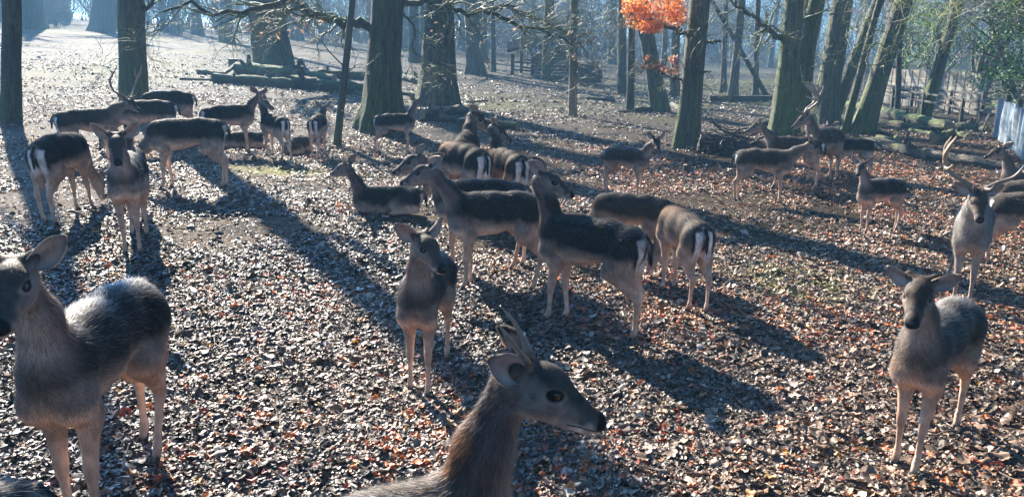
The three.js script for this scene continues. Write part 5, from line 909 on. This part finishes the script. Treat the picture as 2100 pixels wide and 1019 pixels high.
function makeAntler(sd, kind, k, rng) {
  const m = new MB(), A = (pts, r) => {
    const c = new THREE.CatmullRomCurve3(pts.map(([x, y, z]) => V(x * k, y * k, z * sd * k))), n = 18, P = c.getPoints(n), R = P.map((_, i) => { const t = i / n * (r.length - 1), a = Math.floor(Math.min(t, r.length - 1.001)); return lerp(r[a], r[a + 1], t - a) * k; });
    m.tube(P, R, 9, (x, y, z) => { const n2 = fbm(x * 60, y * 60, z * 60), up = ss(0.06, 0.45, y / k); return mul3(mix3([0.15, 0.11, 0.08], [0.33, 0.265, 0.195], up * 0.8 + 0.15), 0.6 + 0.8 * n2); }, [0.3, 0.25, 0.2], 0.35, sd + 5);
  };
  m.tube([V(-0.002, 0.045, sd * 0.028).multiplyScalar(k), V(-0.012, 0.066, sd * 0.033).multiplyScalar(k)], [0.016 * k, 0.019 * k], 9, [0.10, 0.07, 0.05]);
  if (kind.spike) { const h = kind.spike, o = kind.out ?? 0.05; A([[-0.008, 0.058, 0.031], [-0.022 - h * 0.1, 0.058 + h * 0.28, 0.031 + o * 0.6], [-0.026 - h * 0.42, 0.058 + h * 0.6, 0.031 + o], [-0.03 - h * 0.82, 0.058 + h * 0.9, 0.031 + o * 0.9]], [0.014, 0.008, 0.0052, 0.0015]); }
  else {
    const h = kind.height ?? 0.44, sp = kind.spread ?? 0.27, bk = kind.back ?? 0.05;
    A([[-0.008, 0.058, 0.032], [-0.04, 0.10, 0.032 + sp * 0.35], [-bk - 0.04, 0.16, 0.032 + sp * 0.75], [-bk - 0.05, h * 0.62, 0.03 + sp], [-bk, h * 0.88, 0.03 + sp * 0.98], [-bk + 0.035, h + 0.05, 0.03 + sp * 0.88]], [0.021, 0.015, 0.0125, 0.016, 0.0125, 0.003]);
    A([[0.0, 0.070, 0.036], [0.05, 0.105, 0.055], [0.085, 0.165, 0.062]], [0.013, 0.010, 0.003]);
    if (kind.palm) {
      const pl = kind.palm;
      A([[-bk - 0.05, h * 0.60, 0.03 + sp], [-bk - 0.085, h * 0.78, 0.03 + sp * 1.0], [-bk - 0.07, h * 0.98, 0.03 + sp * 0.93]], [0.014, 0.017, 0.003]);
      A([[-bk - 0.06, h * 0.70, 0.03 + sp * 0.99], [-bk - 0.035, h * 0.85, 0.03 + sp * 0.95], [-bk - 0.02, h * 1.06, 0.03 + sp * 0.84]], [0.015, 0.015, 0.003]);
      A([[-bk - 0.055, h * 0.52, 0.03 + sp * 0.98], [-bk - 0.12, h * 0.66, 0.03 + sp], [-bk - 0.16, h * 0.74 * pl, 0.03 + sp * 0.95]], [0.013, 0.010, 0.003]);
      A([[-bk - 0.045, h * 0.45, 0.03 + sp * 0.93], [-bk + 0.03, h * 0.55, 0.03 + sp * 0.90], [-bk + 0.075, h * 0.68, 0.03 + sp * 0.84]], [0.012, 0.009, 0.003]);
    } else A([[-bk - 0.05, h * 0.60, 0.03 + sp], [-bk - 0.06, h * 0.78, 0.03 + sp * 0.80], [-bk - 0.03, h * 0.98, 0.03 + sp * 0.62]], [0.012, 0.010, 0.003]);
  }
  return new THREE.Mesh(m.geo(), antlerMat);
}
// ---------------------------------------------------------------- the herd
const HERD = [
  // near
  { px: 324, py: 908, at: 'hind', phi: 247, s: 1.05, near: 2, seed: 1, rimFrost: 0.16, girth: 0.95, hw: 262, hp: -12, np: 68, ny: 8, ears: [26, 12, 0], earS: 0.88, legs: { hl: [0.16, 0.0], hr: [-0.05, 0.0], fl: [0.02, 0], fr: [-0.02, 0] }, label: 'large dark doe cut by the left edge, facing the viewer beside the lens' },
  { px: 1893, py: 925, phi: 254, s: 0.92, near: 2, seed: 2, girth: 0.95, rimFrost: 0.2, earS: 0.85, head: 1.04, hw: 266, hp: -12, np: 62, ny: 0, earL: [14, 5, 0], earR: [12, 8, 0], legs: { fl: [0.08, 0], fr: [0.0, 0], hl: [-0.02, 0], hr: [0.05, 0] }, coat: 'brown', label: 'grey-brown doe alone at front right, legs apart, staring at the viewer' },
  { px: 880, py: 765, phi: 258, s: 0.9, near: 2, seed: 3, hw: 304, hp: -16, np: 70, ny: 26, head: 1.03, ears: [30, 5, 0], legs: { fl: [0.06, 0], fr: [-0.02, 0.02], hl: [0.06, 0], hr: [-0.04, 0] }, label: 'fluffy young deer in the middle foreground with head turned to the right' },
  { headPx: [1072, 782], phi: 27, s: 1.0, near: 2, seed: 4, hw: -4, hp: -16, np: 68, ny: -8, earS: 0.8, hairs: 150000, antler: { spike: 0.095, out: 0.03 }, mane: 1, rufous: 1, earR: [28, 40, 0], earL: [40, 40, 0], neckLen: 0.43, head: 1.02, label: 'young buck with two short spikes and reddish mane, head in right profile at bottom centre' },
  { world: [-1.62, -1.62], phi: 205, s: 0.97, near: 1, seed: 5, hw: 200, hp: -40, np: -20, coat: 'grey', label: 'deer of which only a strip of grey back shows in the bottom left corner' },
  // left cluster
  { px: 142, py: 445, phi: 62, s: 0.95, near: 1, seed: 6, hw: 62, hp: -60, np: -48, neckLen: 0.5, girth: 1.05, legs: { hl: [0.05, -0.01], hr: [-0.03, 0], fl: [0, 0], fr: [0.1, 0] }, label: 'grazing doe at far left showing two white rump stripes to the viewer' },
  { px: 278, py: 505, phi: 264, s: 0.95, near: 1, seed: 7, hw: 268, hp: -24, np: 55, ny: 5, ears: [30, 8, 0], head: 1.06, legs: { hl: [0.03, 0], hr: [-0.02, 0], fl: [0.0, 0], fr: [0.02, 0] }, label: 'dark-faced doe walking straight at the viewer, ears wide, left of the clearing' },
  { px: 283, py: 445, phi: 268, s: 0.82, near: 0, seed: 8, hw: 272, hp: -20, np: 50, ears: [42, 5, 0], label: 'deer of which only dark forehead and ears show behind the dark-faced doe' },
  { px: 188, py: 335, phi: 14, s: 0.9, near: 1, seed: 9, hw: -48, hp: -16, np: 32, antler: { height: 0.46, spread: 0.22, back: 0.06 }, bull: 0.15, coat: 'brown', ears: [35, 10, 0], label: 'stag with slender forked antlers before the left mossy trunk' },
  { px: 310, py: 312, phi: 176, s: 0.98, near: 0, seed: 10, hw: 180, hp: -55, np: -45, neckLen: 0.48, label: 'grazing doe with white tail edge standing right of the slender-antlered stag' },
  { px: 350, py: 285, phi: 183, s: 1.02, near: 0, seed: 11, hw: 180, hp: -55, np: -45, neckLen: 0.48, label: 'dark-backed deer furthest back in the left cluster, mostly behind another grazer' },
  { px: 392, py: 386, phi: 176, s: 1.0, near: 1, seed: 12, hw: 182, hp: -58, np: -42, neckLen: 0.5, legs: { hl: [0.03, 0], hr: [-0.02, 0], fl: [0.05, 0], fr: [-0.06, 0] }, label: 'grazing doe side-on at left, head lowered behind the dark-faced doe' },
  { px: 476, py: 313, phi: 10, s: 0.93, near: 0, seed: 13, hw: 66, hp: -8, np: 48, legs: { fl: [0.03, 0], fr: [-0.03, 0] }, label: 'doe side-on in the left middle, looking away from the viewer' },
  { px: 500, py: 300, lying: 1, phi: 178, s: 0.78, near: 0, seed: 14, hw: 180, hp: -10, np: 10, label: 'dark deer lying down behind the legs of the standing side-on doe' },
  { px: 567, py: 322, phi: 118, s: 0.82, near: 0, seed: 15, hw: -14, hp: -18, np: 62, legs: { hl: [0.08, 0.02], hr: [-0.06, 0] }, label: 'doe seen from behind with striped rump, head turned to the right' },
  { px: 612, py: 312, lying: 1, phi: 55, s: 0.78, near: 0, seed: 16, hw: 10, hp: -10, np: 5, coat: 'brown', label: 'brown deer lying between two does seen from behind' },
  { px: 655, py: 320, phi: 78, s: 0.82, near: 0, seed: 17, hw: 82, hp: -20, np: 32, ears: [40, 0, 0], legs: { hl: [0.03, 0], hr: [-0.03, 0] }, label: 'young doe seen from behind beside the thin leaning sapling' },
  { px: 812, py: 314, phi: 5, s: 0.84, near: 0, seed: 18, hw: 40, hp: -6, np: 66, legs: { hl: [0.02, 0], hr: [-0.06, 0], fl: [0.02, 0], fr: [-0.03, 0] }, label: 'doe standing side-on at the foot of the great mossy oak' },
  // centre
  { px: 795, py: 441, lying: 1, phi: 174, s: 0.92, near: 1, seed: 19, hw: 150, hp: -8, np: 64, ears: [45, 15, 0], label: 'dark doe lying on the leaves left of the central group, head up' },
  { px: 1022, py: 592, phi: 180, s: 1.0, near: 1, seed: 20, hw: 180, hp: -10, np: 50, ears: [40, 45, 0], legs: { fl: [0.02, 0], fr: [-0.02, 0], hl: [0.10, 0], hr: [-0.08, 0] }, label: 'dark doe in full left profile in the middle of the clearing' },
  { px: 985, py: 551, phi: 178, s: 0.98, near: 1, seed: 21, hw: 186, hp: -12, np: 52, ears: [45, 20, 0], legs: { fl: [0, 0], fr: [0, 0], hl: [0.08, 0], hr: [-0.03, 0] }, label: 'doe half hidden behind the left-profile doe, head close above hers' },
  { px: 950, py: 458, phi: 122, s: 1.05, near: 1, seed: 22, hw: 160, hp: -55, np: -40, neckLen: 0.48, rufous: 1, mane: 1, label: 'deer with frosted, sun-tinted back, reddish shoulder and white-edged tail behind the central does' },
  { px: 955, py: 436, phi: 82, s: 1.1, near: 1, seed: 23, hw: -8, hp: -22, np: 42, antler: { spike: 0.16, out: 0.03 }, coat: 'brown', label: 'young buck whose dark head with short spikes rises behind the deer with frosted, sun-tinted back' },
  { px: 1042, py: 455, phi: 112, s: 0.98, near: 1, seed: 24, hw: -6, hp: -22, np: 55, coat: 'brown', legs: { hl: [0.03, 0] }, label: 'doe seen from behind at upper centre with brown haunches and head turned right' },
  { px: 1205, py: 667, phi: 150, s: 1.0, near: 2, seed: 25, hw: -4, hp: -14, np: 68, ny: 0, ears: [45, 40, 0], legs: { fl: [0.06, 0], fr: [-0.05, 0], hl: [-0.04, 0], hr: [0.04, 0] }, label: 'doe with raised neck looking back to the right, tail white and black' },
  { px: 1290, py: 558, phi: 164, s: 0.85, near: 1, seed: 26, hw: 176, hp: -60, np: -48, neckLen: 0.5, coat: 'brown', label: 'tan-legged doe grazing behind the one that looks back' },
  { px: 1394, py: 614, phi: 114, s: 0.88, near: 1, seed: 27, hw: 130, hp: -60, np: -48, neckLen: 0.5, rufous: 0.8, coat: 'pale', rimFrost: 0.5, legs: { hl: [0.04, 0], hr: [-0.05, 0] }, label: 'grazing deer with striped black and white rump right of the central group' },
  // right
  { px: 1283, py: 402, phi: 334, s: 0.77, near: 1, seed: 28, hw: 282, hp: -18, np: 52, ears: [35, 5, 0], coat: 'brown', legs: { hl: [-0.02, 0], hr: [0.02, 0] }, label: 'small brown doe facing the viewer, left of the pale trunk with orange leaves' },
  { px: 1562, py: 419, phi: 0, s: 0.83, near: 1, seed: 29, hw: -6, hp: -18, np: 34, antler: { spike: 0.10, out: 0.02 }, coat: 'brown', legs: { hl: [0.02, 0], hr: [-0.03, 0] }, label: 'young buck with tiny spikes in right profile before the brush heap' },
  { px: 1622, py: 390, phi: 180, s: 0.86, near: 0, seed: 30, hw: 184, hp: -14, np: 48, coat: 'brown', label: 'brown doe in left profile behind the tiny-spiked buck' },
  { px: 1682, py: 377, phi: 240, s: 0.94, near: 1, seed: 31, hw: 190, hp: -24, np: 56, antler: { height: 0.40, spread: 0.12, back: 0.16, palm: 1.1 }, coat: 'brown', bull: 0.1, label: 'stag with broad many-pointed antlers swept back, below the trunk clump' },
  { px: 1742, py: 370, phi: 196, s: 0.72, near: 0, seed: 32, hw: 232, hp: 4, np: 60, fawn: 1, label: 'small young deer between the antlered stag and the long split log' },
  { px: 1797, py: 480, phi: 226, s: 0.70, near: 1, seed: 33, hw: 262, hp: -14, np: 66, fawn: 1, ears: [40, 5, 0], legs: { hl: [0.04, 0], hr: [-0.10, 0] }, label: 'small fawn facing the viewer alone on the right slope of leaves' },
  { px: 1974, py: 618, phi: 268, s: 0.92, near: 2, seed: 34, hw: 280, hp: -26, np: 50, antler: { height: 0.44, spread: 0.235, back: 0.0, palm: 0.9 }, coat: 'grey', bull: 0.12, ears: [8, 15, 0], legs: { hl: [0.0, 0], hr: [-0.18, 0.10], fl: [0, 0], fr: [0.03, 0] }, label: 'pale grey stag with wide upturned antlers facing the viewer at right' },
  { px: 2105, py: 558, phi: 4, s: 0.82, near: 1, seed: 35, hw: 10, hp: -40, np: 10, coat: 'brown', label: 'dark doe cut by the right edge, standing directly behind the pale grey stag' },
  { px: 2110, py: 512, phi: 2, s: 0.80, near: 1, seed: 36, hw: 10, hp: -40, np: 0, coat: 'brown', label: 'spotted brown back cut by the right edge, second deer behind the pale stag' },
  { px: 2108, py: 468, phi: 176, s: 0.78, near: 1, seed: 37, hw: 214, hp: -10, np: 66, coat: 'brown', mane: 1, rufous: 1, label: 'reddish young deer at the right edge with pale raised head, below the log end' },
];
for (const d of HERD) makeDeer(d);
renderer.render(scene, camera);
